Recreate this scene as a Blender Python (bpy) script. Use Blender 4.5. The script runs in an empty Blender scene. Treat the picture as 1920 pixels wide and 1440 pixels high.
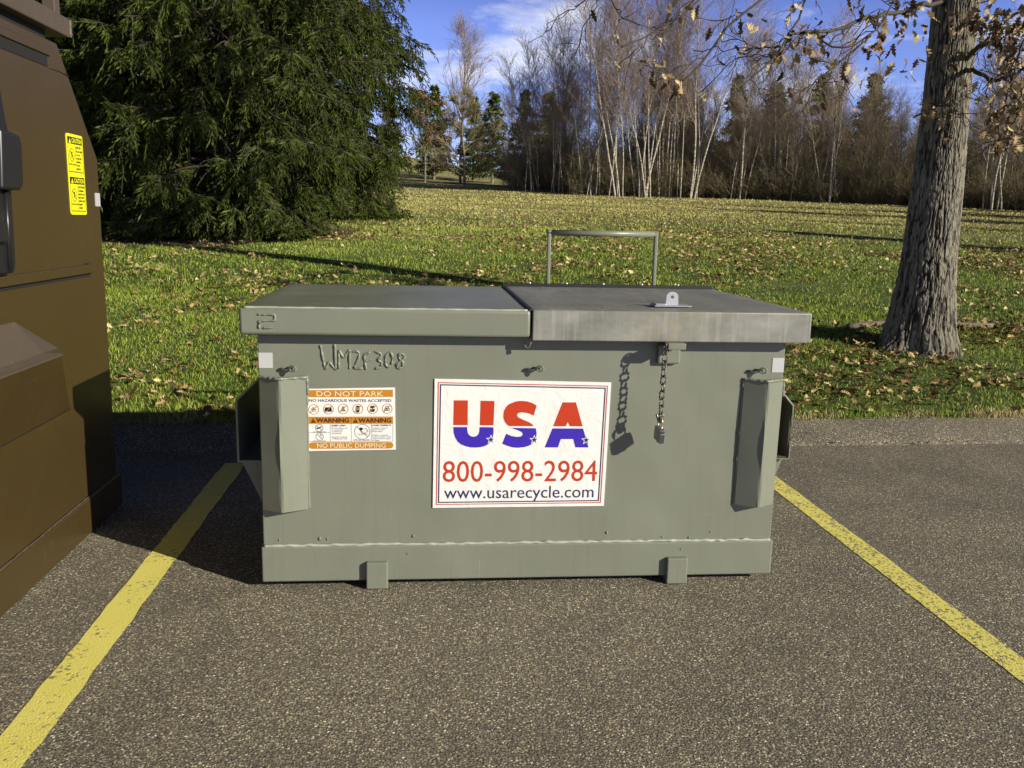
import bpy, bmesh, math, random
import numpy as np
from mathutils import Vector, Matrix
from mathutils.geometry import tessellate_polygon
random.seed(4)
RNG = np.random.default_rng(11)
SC = bpy.context.scene
COL = SC.collection
rad = math.radians

# ------------------------------------------------------------------ camera
cam_d = bpy.data.cameras.new('camera')
cam_d.sensor_width = 36.0
cam_d.lens = 31.346
cam_d.clip_end = 2000
cam_d.clip_start = 0.05
cam = bpy.data.objects.new('camera', cam_d)
COL.objects.link(cam)
YAW, PITCH, ROLL = -0.0982376, -0.1816304, 0.0222164
_f = Vector((-math.sin(YAW)*math.cos(PITCH), math.cos(YAW)*math.cos(PITCH), math.sin(PITCH)))
_r0 = Vector((math.cos(YAW), math.sin(YAW), 0))
_u0 = _r0.cross(_f)
_r = _r0*math.cos(ROLL) + _u0*math.sin(ROLL)
_u = _u0*math.cos(ROLL) - _r0*math.sin(ROLL)
CAM = Vector((0.5609, -3.0249, 1.2929))
M3 = Matrix((_r, _u, -_f)).transposed()
cam.matrix_world = Matrix.Translation(CAM) @ M3.to_4x4()
SC.camera = cam

# ------------------------------------------------------------------ sun, sky, exposure
SUN_EL = rad(21.5)
TO_SUN = Vector((0.80*math.cos(SUN_EL), -0.60*math.cos(SUN_EL), math.sin(SUN_EL)))
sl = bpy.data.lights.new('sun', 'SUN')
sl.energy = 5.0
sl.angle = rad(0.5)
sl.color = (1.0, 0.92, 0.75)
so = bpy.data.objects.new('sun', sl)
so.rotation_euler = (-TO_SUN).to_track_quat('-Z', 'Y').to_euler()
so.location = (20, -15, 20)
COL.objects.link(so)

W = bpy.data.worlds.new('World')
SC.world = W
W.use_nodes = True
wn, wl = W.node_tree.nodes, W.node_tree.links
wn.clear()
wo = wn.new('ShaderNodeOutputWorld')
bg = wn.new('ShaderNodeBackground')
bg.inputs['Strength'].default_value = 0.05
sky = wn.new('ShaderNodeTexSky')
sky.sky_type = 'NISHITA'
sky.sun_disc = False
sky.sun_elevation = SUN_EL
sky.sun_rotation = math.atan2(TO_SUN.x, TO_SUN.y)
sky.air_density = 1.0
sky.dust_density = 0.2
sky.ozone_density = 3.0
hs = wn.new('ShaderNodeHueSaturation')
hs.inputs['Saturation'].default_value = 1.04
hs.inputs['Hue'].default_value = 0.515
hs.inputs['Value'].default_value = 0.85
tint = wn.new('ShaderNodeMix'); tint.data_type = 'RGBA'; tint.blend_type = 'MULTIPLY'
tint.inputs[0].default_value = 1.0
tint.inputs[7].default_value = (0.74, 0.72, 1.12, 1)
# broken streaks of cloud, laid out by sky direction
tc = wn.new('ShaderNodeTexCoord')
mp = wn.new('ShaderNodeMapping'); mp.inputs['Scale'].default_value = (5.0, 5.0, 17.0)
mp.inputs['Location'].default_value = (3.1, 1.7, 0.35)
nz = wn.new('ShaderNodeTexNoise'); nz.inputs['Scale'].default_value = 1.0
nz.inputs['Detail'].default_value = 7.0; nz.inputs['Roughness'].default_value = 0.58
cr = wn.new('ShaderNodeValToRGB')
cr.color_ramp.elements[0].position = 0.535; cr.color_ramp.elements[0].color = (0, 0, 0, 1)
cr.color_ramp.elements[1].position = 0.74; cr.color_ramp.elements[1].color = (1, 1, 1, 1)
cm = wn.new('ShaderNodeMix'); cm.data_type = 'RGBA'
cm.inputs[7].default_value = (5.6, 5.7, 6.1, 1)
wl.new(tc.outputs['Generated'], mp.inputs['Vector'])
wl.new(mp.outputs[0], nz.inputs['Vector'])
wl.new(nz.outputs['Fac'], cr.inputs[0])
wl.new(sky.outputs[0], hs.inputs['Color'])
wl.new(hs.outputs[0], tint.inputs[6])
wl.new(tint.outputs[2], cm.inputs[6])
wl.new(cr.outputs[0], cm.inputs[0])
# clear winter sky: pale and bright low down, deep blue overhead
sx = wn.new('ShaderNodeSeparateXYZ'); wl.new(tc.outputs['Generated'], sx.inputs[0])
er = wn.new('ShaderNodeValToRGB'); wl.new(sx.outputs[2], er.inputs[0])
er.color_ramp.elements[0].position = 0.0; er.color_ramp.elements[0].color = (1.0, 1.0, 1.0, 1)
er.color_ramp.elements[1].position = 0.38; er.color_ramp.elements[1].color = (.035, .035, .035, 1)
e2 = er.color_ramp.elements.new(.20); e2.color = (.85, .85, .85, 1)
gm = wn.new('ShaderNodeMix'); gm.data_type = 'RGBA'; gm.blend_type = 'MULTIPLY'; gm.inputs[0].default_value = 1.0
wl.new(cm.outputs[2], gm.inputs[6]); wl.new(er.outputs[0], gm.inputs[7])
gain = wn.new('ShaderNodeVectorMath'); gain.operation = 'SCALE'; gain.inputs['Scale'].default_value = 3.3
wl.new(gm.outputs[2], gain.inputs[0])
wl.new(gain.outputs[0], bg.inputs['Color'])
wl.new(bg.outputs[0], wo.inputs['Surface'])
SC.view_settings.view_transform = 'Standard'
SC.view_settings.look = 'None'
SC.view_settings.exposure = 0.36
SC.view_settings.gamma = 1.0
SC.cycles.max_bounces = 6
SC.cycles.transparent_max_bounces = 4
SC.cycles.use_adaptive_sampling = True

# ------------------------------------------------------------------ helpers
def tag(o, label=None, cat=None, group=None, kind=None):
    if label: o['label'] = label
    if cat: o['category'] = cat
    if group: o['group'] = group
    if kind: o['kind'] = kind
    return o

def empty(name, loc=(0, 0, 0), rz=0.0):
    o = bpy.data.objects.new(name, None)
    o.location = loc; o.rotation_euler = (0, 0, rz)
    o.empty_display_size = 0.2
    COL.objects.link(o)
    return o

def link(name, me, mat, parent=None):
    o = bpy.data.objects.new(name, me)
    if mat: me.materials.append(mat)
    COL.objects.link(o)
    if parent: o.parent = parent
    return o

def np_mesh(name, V, F, smooth=False):
    """V (n,3); F list of int arrays, each (m,3) or (m,4)."""
    V = np.asarray(V, np.float32)
    if not isinstance(F, (list, tuple)): F = [F]
    F = [np.asarray(f, np.int32) for f in F if len(f)]
    me = bpy.data.meshes.new(name)
    me.vertices.add(len(V)); me.vertices.foreach_set('co', V.ravel())
    nl = sum(f.size for f in F); npoly = sum(len(f) for f in F)
    me.loops.add(nl); me.polygons.add(npoly)
    me.loops.foreach_set('vertex_index', np.concatenate([f.ravel() for f in F]))
    tot = np.concatenate([np.full(len(f), f.shape[1], np.int32) for f in F])
    st = np.concatenate([[0], np.cumsum(tot)[:-1]]).astype(np.int32)
    me.polygons.foreach_set('loop_start', st)
    if smooth: me.polygons.foreach_set('use_smooth', np.ones(npoly, bool))
    me.update(calc_edges=True)
    return me

def bm_obj(name, bm, mat, parent=None, smooth=False):
    me = bpy.data.meshes.new(name)
    bmesh.ops.recalc_face_normals(bm, faces=bm.faces)
    bm.to_mesh(me); bm.free()
    if smooth:
        for p in me.polygons: p.use_smooth = True
    return link(name, me, mat, parent)

def add_box(bm, x0, x1, y0, y1, z0, z1, bev=0.0, seg=2, M=None):
    r = bmesh.ops.create_cube(bm, size=1.0)
    vs = r['verts']
    for v in vs:
        v.co = Vector((x0 + (v.co.x+.5)*(x1-x0), y0 + (v.co.y+.5)*(y1-y0), z0 + (v.co.z+.5)*(z1-z0)))
    if bev > 0:
        es = list({e for v in vs for e in v.link_edges})
        g = bmesh.ops.bevel(bm, geom=es, offset=bev, segments=seg, profile=0.5, affect='EDGES')
        vs = list({v for f in g['faces'] for v in f.verts} | {v for v in vs if v.is_valid})
    if M is not None:
        bmesh.ops.transform(bm, matrix=M, verts=vs)
    return vs

def box(name, x0, x1, y0, y1, z0, z1, mat, parent=None, bev=0.004, seg=2):
    bm = bmesh.new()
    add_box(bm, x0, x1, y0, y1, z0, z1, bev, seg)
    return bm_obj(name, bm, mat, parent)

def add_prism(bm, poly, fn, d):
    """poly: 2-D points; fn(a,b,t)->xyz ; extrudes from t=0 to t=d."""
    a = [bm.verts.new(fn(p[0], p[1], 0)) for p in poly]
    b = [bm.verts.new(fn(p[0], p[1], d)) for p in poly]
    n = len(poly)
    bm.faces.new(a); bm.faces.new(b[::-1])
    for i in range(n):
        bm.faces.new((a[i], b[i], b[(i+1) % n], a[(i+1) % n]))

def flat_polys(name, polys, y, mat, parent, thick=0.0006, fn=None):
    """thin printed shapes on a face: polygons in (x,z) standing proud by thick."""
    f = fn or (lambda a, b, t: (a, y - t, b))
    V, F = [], []
    for p in polys:
        o = len(V)
        V += [f(q[0], q[1], thick) for q in p]
        for tr in tessellate_polygon([[Vector((q[0], q[1], 0)) for q in p]]): F.append([o+k for k in tr])
    me = np_mesh(name, V, np.array(F))
    return link(name, me, mat, parent)

def tubes(P, R, sides=5):
    """P (n,k,3) R (n,k) -> V, F"""
    n, k, _ = P.shape
    T = np.gradient(P, axis=1)
    T /= (np.linalg.norm(T, axis=2, keepdims=True) + 1e-9)
    mean = T.mean(axis=1)
    ref = np.where(np.abs(mean[:, 2:3]) > .8, np.array([[1., 0, 0]]), np.array([[0, 0, 1.]]))[:, None, :]
    A = np.cross(T, ref); A /= (np.linalg.norm(A, axis=2, keepdims=True) + 1e-9)
    B = np.cross(T, A)
    th = np.arange(sides)*2*np.pi/sides
    V = P[:, :, None, :] + R[:, :, None, None]*(A[:, :, None, :]*np.cos(th)[None, None, :, None] + B[:, :, None, :]*np.sin(th)[None, None, :, None])
    idx = np.arange(n*k*sides).reshape(n, k, sides)
    a = idx[:, :-1, :]; b = idx[:, 1:, :]
    F = np.stack([a, np.roll(a, -1, 2), np.roll(b, -1, 2), b], axis=-1).reshape(-1, 4)
    return V.reshape(-1, 3), F

def merge(parts):
    Vs, Fs, o = [], {3: [], 4: []}, 0
    for V, F in parts:
        Vs.append(V)
        for f in (F if isinstance(F, list) else [F]):
            if len(f): Fs[f.shape[1]].append(f + o)
        o += len(V)
    return np.concatenate(Vs), [np.concatenate(v) for v in Fs.values() if v]

def tube_obj(name, pts, r, mat, parent=None, sides=8, smooth=True, closed=False):
    P = np.array(pts, float)
    if closed: P = np.vstack([P, P[:1]])
    R = np.full(len(P), r) if np.isscalar(r) else np.array(r)
    V, F = tubes(P[None], R[None], sides)
    Fs = [F]
    if not closed:
        k = len(P)
        # end caps as triangle fans
        V = np.vstack([V, P[:1], P[-1:]])
        c0, c1 = k*sides, k*sides+1
        i = np.arange(sides); j = (i+1) % sides
        Fs += [np.stack([np.full(sides, c0), j, i], 1), np.stack([np.full(sides, c1), (k-1)*sides+i, (k-1)*sides+j], 1)]
    return link(name, np_mesh(name, V, Fs, smooth), mat, parent)

_h = {}
def vnoise(x, y, seed=0):
    r = _h.get(seed)
    if r is None: r = _h[seed] = np.random.default_rng(seed).random((257, 257))
    xi = np.floor(x).astype(int); yi = np.floor(y).astype(int)
    fx = x - xi; fy = y - yi
    fx = fx*fx*(3-2*fx); fy = fy*fy*(3-2*fy)
    g = lambda a, b: r[a % 256, b % 256]
    return (g(xi, yi)*(1-fx)+g(xi+1, yi)*fx)*(1-fy) + (g(xi, yi+1)*(1-fx)+g(xi+1, yi+1)*fx)*fy

def unit(v): return v/(np.linalg.norm(v, axis=-1, keepdims=True)+1e-9)

# ------------------------------------------------------------------ materials
class NT:
    def __init__(s, name):
        s.m = bpy.data.materials.new(name); s.m.use_nodes = True
        s.n = s.m.node_tree.nodes; s.l = s.m.node_tree.links
        s.b = s.n['Principled BSDF']
        s.tc = s.n.new('ShaderNodeTexCoord')
    def set(s, node, inp, val):
        if hasattr(val, 'is_output') or isinstance(val, bpy.types.NodeSocket): s.l.new(val, node.inputs[inp])
        else: node.inputs[inp].default_value = val
    def noise(s, scale, detail=4, rough=.55, vec=None, dist=0.0):
        n = s.n.new('ShaderNodeTexNoise')
        s.l.new(vec or s.tc.outputs['Object'], n.inputs['Vector'])
        n.inputs['Scale'].default_value = scale; n.inputs['Detail'].default_value = detail
        n.inputs['Roughness'].default_value = rough; n.inputs['Distortion'].default_value = dist
        return n.outputs['Fac']
    def voro(s, scale, vec=None, feature='F1', rnd=1.0):
        n = s.n.new('ShaderNodeTexVoronoi'); n.feature = feature
        s.l.new(vec or s.tc.outputs['Object'], n.inputs['Vector'])
        n.inputs['Scale'].default_value = scale
        n.inputs['Randomness'].default_value = rnd
        return n
    def mapping(s, scale=(1, 1, 1), rot=(0, 0, 0), loc=(0, 0, 0)):
        n = s.n.new('ShaderNodeMapping')
        s.l.new(s.tc.outputs['Object'], n.inputs['Vector'])
        n.inputs['Scale'].default_value = scale; n.inputs['Rotation'].default_value = rot; n.inputs['Location'].default_value = loc
        return n.outputs[0]
    def ramp(s, fac, stops, interp='LINEAR'):
        n = s.n.new('ShaderNodeValToRGB'); s.l.new(fac, n.inputs[0])
        e = n.color_ramp.elements; n.color_ramp.interpolation = interp
        while len(e) < len(stops): e.new(0.5)
        for el, (p, c) in zip(e, stops):
            el.position = p
            el.color = (c, c, c, 1) if np.isscalar(c) else (c[0], c[1], c[2], 1)
        return n.outputs[0]
    def mix(s, fac, a, b, mode='MIX'):
        n = s.n.new('ShaderNodeMix'); n.data_type = 'RGBA'; n.blend_type = mode
        s.set(n, 0, fac)
        for i, v in ((6, a), (7, b)):
            if isinstance(v, bpy.types.NodeSocket): s.l.new(v, n.inputs[i])
            else: n.inputs[i].default_value = (v[0], v[1], v[2], 1)
        return n.outputs[2]
    def math(s, op, a, b=0.0, clamp=False):
        n = s.n.new('ShaderNodeMath'); n.operation = op; n.use_clamp = clamp
        s.set(n, 0, a); s.set(n, 1, b)
        return n.outputs[0]
    def bump(s, h, strength=.5, dist=.01, normal=None):
        n = s.n.new('ShaderNodeBump'); s.l.new(h, n.inputs['Height'])
        n.inputs['Strength'].default_value = strength; n.inputs['Distance'].default_value = dist
        if normal: s.l.new(normal, n.inputs['Normal'])
        s.l.new(n.outputs[0], s.b.inputs['Normal'])
        return n.outputs[0]
    def color(s, c):
        if isinstance(c, bpy.types.NodeSocket): s.l.new(c, s.b.inputs['Base Color'])
        else: s.b.inputs['Base Color'].default_value = (c[0], c[1], c[2], 1)
    def rough(s, r):
        s.set(s.b, 'Roughness', r)
    def metal(s, v): s.set(s.b, 'Metallic', v)
    def island(s):
        n = s.n.new('ShaderNodeNewGeometry'); return n.outputs['Random Per Island']
    def pos(s):
        n = s.n.new('ShaderNodeNewGeometry'); return n.outputs['Position']

def simple(name, c, r=.5, metal=0.0, var=.12, scale=20., bump=0.0, spec=.5):
    t = NT(name)
    f = t.noise(scale, 4)
    t.color(t.mix(f, [v*(1-var) for v in c], [v*(1+var) for v in c]))
    t.rough(r); t.metal(metal); t.b.inputs['Specular IOR Level'].default_value = spec
    if bump: t.bump(t.noise(scale*4, 3), bump, .002)
    return t.m

MAT = {}
def asphalt_nodes(t):
    v1 = t.voro(145); v2 = t.voro(290)
    sep1 = t.n.new('ShaderNodeSeparateColor'); t.l.new(v1.outputs['Color'], sep1.inputs[0])
    sep2 = t.n.new('ShaderNodeSeparateColor'); t.l.new(v2.outputs['Color'], sep2.inputs[0])
    c1 = t.ramp(sep1.outputs[0], [(0, (0.116, 0.105, 0.080)), (.40, (0.212, 0.188, 0.135)), (.68, (0.342, 0.302, 0.214)), (.94, (0.683, 0.603, 0.416)), (1, (0.900, 0.900, 0.760))])
    c2 = t.ramp(sep2.outputs[0], [(0, (0.102, 0.095, 0.073)), (.5, (0.246, 0.220, 0.159)), (.91, (0.451, 0.400, 0.280)), (1, (0.900, 0.867, 0.618))])
    pick = t.ramp(sep1.outputs[1], [(.46, 0.0), (.50, 1.0)])
    c = t.mix(pick, c1, c2)
    # bitumen between the stones
    gap = t.ramp(v1.outputs['Distance'], [(.40, 0.0), (.66, .8)])
    c = t.mix(gap, c, (0.116, 0.104, 0.079))
    pit = t.ramp(t.noise(150, 3, .6), [(.40, .95), (.46, 0.0)])
    c = t.mix(pit, c, (.030, .028, .026))
    big = t.noise(.55, 4); mid = t.noise(3.1, 4)
    tone = t.math('ADD', t.math('MULTIPLY', big, .55), t.math('MULTIPLY', mid, .45))
    tr = t.ramp(tone, [(.33, (.88, .88, .91)), (.5, (1.22, 1.21, 1.23)), (.68, (1.55, 1.52, 1.49))])
    c = t.mix(1.0, c, tr, 'MULTIPLY')
    h = t.math('SUBTRACT', t.math('MULTIPLY', sep1.outputs[2], .75), t.math('MULTIPLY', v1.outputs['Distance'], .8))
    h = t.math('ADD', h, t.math('MULTIPLY', t.noise(190, 4, .7), 1.1))
    h = t.math('ADD', h, t.math('MULTIPLY', sep2.outputs[2], .35))
    return c, h
t = NT('asphalt'); c, h = asphalt_nodes(t); t.color(c); t.rough(.8); t.bump(h, 1.0, .0068); MAT['asphalt'] = t.m
def paint_line(name, lo, hi):
    t = NT(name); c, h = asphalt_nodes(t)
    y = t.mix(t.noise(7, 5), (.80, .72, .13), (.87, .80, .23))
    v = t.voro(120)
    s = t.n.new('ShaderNodeSeparateColor'); t.l.new(v.outputs['Color'], s.inputs[0])
    w = t.math('ADD', t.math('MULTIPLY', s.outputs[0], .42), t.math('MULTIPLY', t.noise(5.5, 5, .65), .58))
    mask = t.ramp(w, [(lo, 0.0), (hi, 1.0)])
    t.color(t.mix(mask, y, t.mix(.3, c, (.34, .29, .09)))); t.rough(.75); t.bump(h, .5, .0032)
    return t.m
MAT['line_clean'] = paint_line('yellow_road_paint', .69, .75)
MAT['line_worn'] = paint_line('worn_yellow_road_paint', .565, .66)

def painted_steel(name, c, rough=.36, dents=.35, dirt=(.10, .095, .07), streak=.25):
    t = NT(name)
    n1 = t.noise(2.3, 5); n2 = t.noise(38, 4, .6)
    vs = t.noise(3.0, 5, .6, vec=t.mapping((16, 16, .9)))
    base = t.mix(n1, [v*.93 for v in c], [v*1.07 for v in c])
    stain = t.ramp(vs, [(.56, 0.0), (.80, streak)])
    base = t.mix(stain, base, dirt)
    spk = t.ramp(t.noise(150, 2, .5), [(.70, 0.0), (.76, .45)])
    base = t.mix(spk, base, [v*.55 for v in c])
    sc1 = t.ramp(t.noise(9, 2, .5, vec=t.mapping((.5, .5, 22), rot=(0, rad(7), 0)), dist=.4), [(.735, 0.0), (.75, .35)])
    sc2 = t.ramp(t.noise(7, 2, .5, vec=t.mapping((30, 8, .8), rot=(0, rad(-28), 0)), dist=.4), [(.745, 0.0), (.76, .35)])
    base = t.mix(t.math('MAXIMUM', sc1, sc2), base, [min(.9, v*1.7+.05) for v in c])
    t.color(base)
    t.rough(t.math('ADD', t.math('MULTIPLY', n2, .16), rough-.08))
    hb = t.math('ADD', t.math('MULTIPLY', t.noise(2.6, 2, .4), 1.0), t.math('MULTIPLY', t.noise(260, 2), .006))
    t.bump(hb, dents, .05)
    return t.m
GREY = (.190, .205, .162)
MAT['grey'] = painted_steel('grey_green_enamel', GREY)
MAT['grey_worn'] = simple('rubbed_grey_weld', (.36, .37, .315), .5, var=.25, scale=60)
MAT['brown'] = painted_steel('brown_enamel', (.054, .036, .0125), rough=.34, dents=.28, dirt=(.065, .048, .019), streak=.3)
MAT['brown_dull'] = painted_steel('faded_brown_enamel', (.078, .060, .043), rough=.55, dents=.2, dirt=(.2, .16, .11))
# bare sheet metal lid
t = NT('weathered_sheet_metal')
bs = t.noise(4.0, 5, .65, vec=t.mapping((2.2, 20, 4), rot=(0, 0, rad(-24))))
bl = t.noise(5.5, 6, .62); fine = t.noise(46, 4, .6)
c = t.ramp(t.math('ADD', t.math('MULTIPLY', bs, .55), t.math('MULTIPLY', bl, .45)), [(.32, (.145, .15, .13)), (.48, (.215, .22, .195)), (.60, (.27, .275, .25)), (.76, (.43, .435, .40))])
# vertical runs on the front flange, with a little rust below the hasp
vs = t.noise(2.5, 5, .6, vec=t.mapping((30, 3, 1.4)))
c = t.mix(t.ramp(vs, [(.52, 0.0), (.74, .6)]), c, (.40, .40, .365))
g = t.n.new('ShaderNodeTexGradient'); g.gradient_type = 'SPHERICAL'
t.l.new(t.mapping((5.0, 5.0, 7.0), loc=(-1.40*5.0, .06*5.0, -.945*7.0)), g.inputs[0])
rm = t.math('MULTIPLY', t.ramp(g.outputs['Fac'], [(0, 0.0), (.7, 1.0)]), t.ramp(t.noise(30, 5, .65), [(.42, 0.0), (.68, .5)]))
c = t.mix(rm, c, (.33, .27, .14))
t.color(c); t.rough(t.math('ADD', t.math('MULTIPLY', fine, .3), .34)); t.metal(.15)
t.bump(t.math('ADD', t.noise(3, 2, .4), t.math('MULTIPLY', fine, .03)), .25, .04)
MAT['sheet'] = t.m
MAT['rubber'] = simple('black_rubber', (.013, .013, .015), .5, var=.3, bump=.2)
MAT['plastic'] = simple('black_plastic', (.014, .014, .016), .34, var=.2, scale=8, bump=.08)
MAT['shade_black'] = simple('painted_gap_shade', (.01, .009, .008), .8)  # near-black colour standing in for shade in gaps and folds
MAT['zinc'] = simple('zinc_plate', (.55, .57, .60), .33, .55, var=.15)
MAT['chain'] = simple('chain_steel', (.105, .098, .085), .45, .4, var=.3, scale=60)
MAT['lock'] = simple('padlock_steel', (.20, .21, .23), .28, .85, var=.25, scale=70)
MAT['brass'] = simple('brass_shackle', (.55, .47, .30), .3, .8)
MAT['white'] = simple('white_vinyl', (.80, .80, .78), .42, var=.03)
MAT['orange'] = simple('orange_print', (.50, .215, .012), .45, var=.05)
MAT['redp'] = simple('red_print', (.50, .040, .008), .42, var=.05)
MAT['bluep'] = simple('blue_print', (.045, .018, .42), .42, var=.05)
MAT['navy'] = simple('navy_print', (.028, .028, .11), .45, var=.05)
MAT['blackp'] = simple('black_print', (.018, .014, .014), .5, var=.05)
MAT['greyp'] = simple('grey_print', (.20, .20, .23), .5, var=.05)
MAT['maroon'] = simple('maroon_print', (.06, .008, .008), .5, var=.05)
MAT['cream'] = simple('cream_print', (.78, .72, .50), .5, var=.05)
MAT['caution'] = simple('yellow_vinyl', (.80, .78, .012), .42, var=.03)
t = NT('wrinkled_vinyl')
cr1 = t.voro(9, vec=None, feature='DISTANCE_TO_EDGE'); wr = t.noise(11, 5, .6, dist=1.2); wr2 = t.noise(4, 3)
t.color(t.mix(wr, (.74, .745, .73), (.84, .835, .82))); t.rough(.38)
t.bump(t.math('ADD', t.math('MULTIPLY', wr, .6), wr2), .55, .012); MAT['vinyl'] = t.m
t = NT('prismatic_tape'); v = t.voro(260, rnd=0.0)
t.color(t.ramp(v.outputs['Distance'], [(.2, (.22, .23, .24)), (.5, (.50, .51, .53))])); t.rough(.25); t.bump(v.outputs['Distance'], .3, .002); MAT['tape'] = t.m
t = NT('rusty_steel')
t.color(t.ramp(t.noise(22, 5, .6), [(.42, (.05, .052, .04)), (.60, (.06, .05, .03)), (.78, (.13, .06, .02))])); t.rough(.8); MAT['rust'] = t.m

# vegetation
def leafmat(name, stops, scale=1.2, rough=.55, trans=.0, use_island=True, spec=.2):
    t = NT(name)
    f = t.noise(scale, 3)
    if use_island: f = t.math('ADD', t.math('MULTIPLY', f, .5), t.math('MULTIPLY', t.island(), .5))
    t.color(t.ramp(f, stops)); t.rough(rough)
    t.b.inputs['Specular IOR Level'].default_value = spec
    if trans: t.b.inputs['Transmission Weight'].default_value = 0.0
    return t.m
MAT['needle'] = leafmat('spruce_needles', [(.30, (.018, .034, .006)), (.5, (.062, .095, .014)), (.70, (.135, .175, .034))], 7., spec=.08)
MAT['needle_dark'] = leafmat('dark_spruce_needles', [(.25, (.014, .028, .008)), (.5, (.034, .055, .013)), (.8, (.07, .095, .025))], .9)
MAT['pine'] = leafmat('far_conifer_needles', [(.25, (.03, .048, .012)), (.5, (.085, .118, .024)), (.8, (.19, .22, .05))], .5)
MAT['dryleaf'] = leafmat('dry_oak_leaves', [(.25, (.075, .040, .018)), (.42, (.18, .115, .05)), (.55, (.35, .255, .12)), (.75, (.52, .43, .23))], 3., .6)
MAT['litter'] = leafmat('leaf_litter', [(.22, (.075, .033, .012)), (.38, (.20, .11, .045)), (.52, (.42, .31, .14)), (.75, (.62, .51, .27))], 1.3, .65)
MAT['rustleaf'] = leafmat('rust_leaves', [(.25, (.10, .05, .015)), (.5, (.21, .12, .04)), (.8, (.33, .21, .08))], 1., .65)
t = NT('grass_blades')
ps = t.n.new('ShaderNodeSeparateXYZ'); t.l.new(t.pos(), ps.inputs[0])
dry = t.ramp(t.math('DIVIDE', ps.outputs[1], 60.), [(.14, 0.0), (.36, .85), (.7, .97)])
dn = t.math('MULTIPLY', dry, t.ramp(t.noise(.55, 5, .6), [(.34, .35), (.62, 1.0)]))
g1 = t.ramp(t.math('ADD', t.math('MULTIPLY', t.island(), .42), t.math('MULTIPLY', t.noise(1.7, 6, .7), .58)), [(.24, (0.069, 0.132, 0.011)), (.42, (0.166, 0.266, 0.024)), (.57, (0.273, 0.359, 0.043)), (.70, (0.460, 0.460, 0.101)), (.84, (0.776, 0.661, 0.273))])
kd = t.math('SUBTRACT', ps.outputs[1], t.math('ADD', 2.20, t.math('MULTIPLY', ps.outputs[0], .031)))
straw = t.math('MULTIPLY', t.ramp(kd, [(.03, 1.0), (.17, 0.0)]), t.ramp(t.noise(2.2, 4), [(.40, 0.0), (.55, .9)]))
g1 = t.mix(straw, g1, (.50, .40, .20))
t.color(t.mix(dn, g1, (.62, .55, .21))); t.rough(.6); t.b.inputs['Specular IOR Level'].default_value = .25
MAT['grass'] = t.m
t = NT('lawn_soil')
ps = t.n.new('ShaderNodeSeparateXYZ'); t.l.new(t.pos(), ps.inputs[0])
dry = t.ramp(t.math('DIVIDE', ps.outputs[1], 60.), [(.14, 0.0), (.36, .85), (.7, .97)])
dn = t.math('MULTIPLY', dry, t.ramp(t.noise(.55, 5, .6), [(.34, .35), (.62, 1.0)]))
fine = t.noise(30, 6, .75); mid = t.noise(1.3, 5, .6)
gc = t.ramp(t.math('ADD', t.math('MULTIPLY', fine, .6), t.math('MULTIPLY', mid, .4)), [(.32, (.035, .055, .010)), (.47, (.095, .145, .022)), (.58, (.17, .21, .035)), (.70, (.34, .31, .11))])
dc = t.ramp(t.math('ADD', t.math('MULTIPLY', fine, .6), t.math('MULTIPLY', mid, .4)), [(.34, (.15, .13, .042)), (.5, (.34, .30, .11)), (.66, (.55, .47, .21))])
c = t.mix(dn, gc, dc)
# bare needle-strewn soil under the spruces
g = t.n.new('ShaderNodeTexGradient'); g.gradient_type = 'SPHERICAL'
t.l.new(t.mapping((.36, .42, .0), loc=(3.0*.36, -11.8*.42, 0)), g.inputs[0])
c = t.mix(t.ramp(t.math('ADD', g.outputs['Fac'], t.math('MULTIPLY', mid, .12)), [(.12, 0.0), (.2, 1.0)]), c, t.mix(fine, (.05, .025, .012), (.17, .095, .05)))
t.color(c); t.rough(.9); t.bump(t.math('ADD', fine, t.math('MULTIPLY', t.noise(90, 4, .7), .6)), 1.0, .06); MAT['soil'] = t.m
t = NT('oak_bark')
vv = t.mapping((1, 1, .25)); bn = t.noise(40, 5, .65, vec=vv); b2 = t.noise(110, 4, .6, vec=vv)
at_ = t.n.new('ShaderNodeAttribute'); at_.attribute_name = 'ridge'
rf_ = t.math('ADD', t.math('MULTIPLY', at_.outputs['Fac'], .75), t.math('MULTIPLY', bn, .35))
lich = t.ramp(t.noise(4.3, 4, .55), [(.62, 0.0), (.67, .55)])
c = t.ramp(rf_, [(.35, (.016, .014, .010)), (.62, (.070, .063, .048)), (.92, (.235, .215, .165))])
t.color(t.mix(lich, c, (.21, .225, .165))); t.rough(.9); t.bump(t.math('ADD', bn, t.math('MULTIPLY', b2, .6)), .9, .012); MAT['bark'] = t.m
MAT['twig'] = simple('twig_bark', (.060, .046, .034), .8, var=.35, scale=4)
MAT['deadtwig'] = simple('dead_twig', (.15, .125, .09), .8, var=.35, scale=4)
t = NT('birch_bark')
vv = t.mapping((1, 1, 5)); f = t.noise(3.5, 5, .6, vec=vv)
t.color(t.ramp(f, [(.38, (.11, .09, .07)), (.50, (.38, .345, .28)), (.7, (.58, .54, .45))])); t.rough(.7); MAT['birch'] = t.m
MAT['birch_twig'] = simple('birch_twigs', (.27, .208, .165), .8, var=.35, scale=1.)
MAT['grey_bark'] = simple('grey_forest_bark', (.20, .165, .12), .85, var=.45, scale=3.)
MAT['grey_twig'] = simple('grey_forest_twigs', (.215, .168, .115), .85, var=.35, scale=.8)
MAT['brush'] = simple('brush_twigs', (.165, .135, .075), .9, var=.55, scale=.35)
MAT['olive_twig'] = simple('lichen_twigs', (.27, .235, .13), .85, var=.3, scale=1.)

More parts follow.
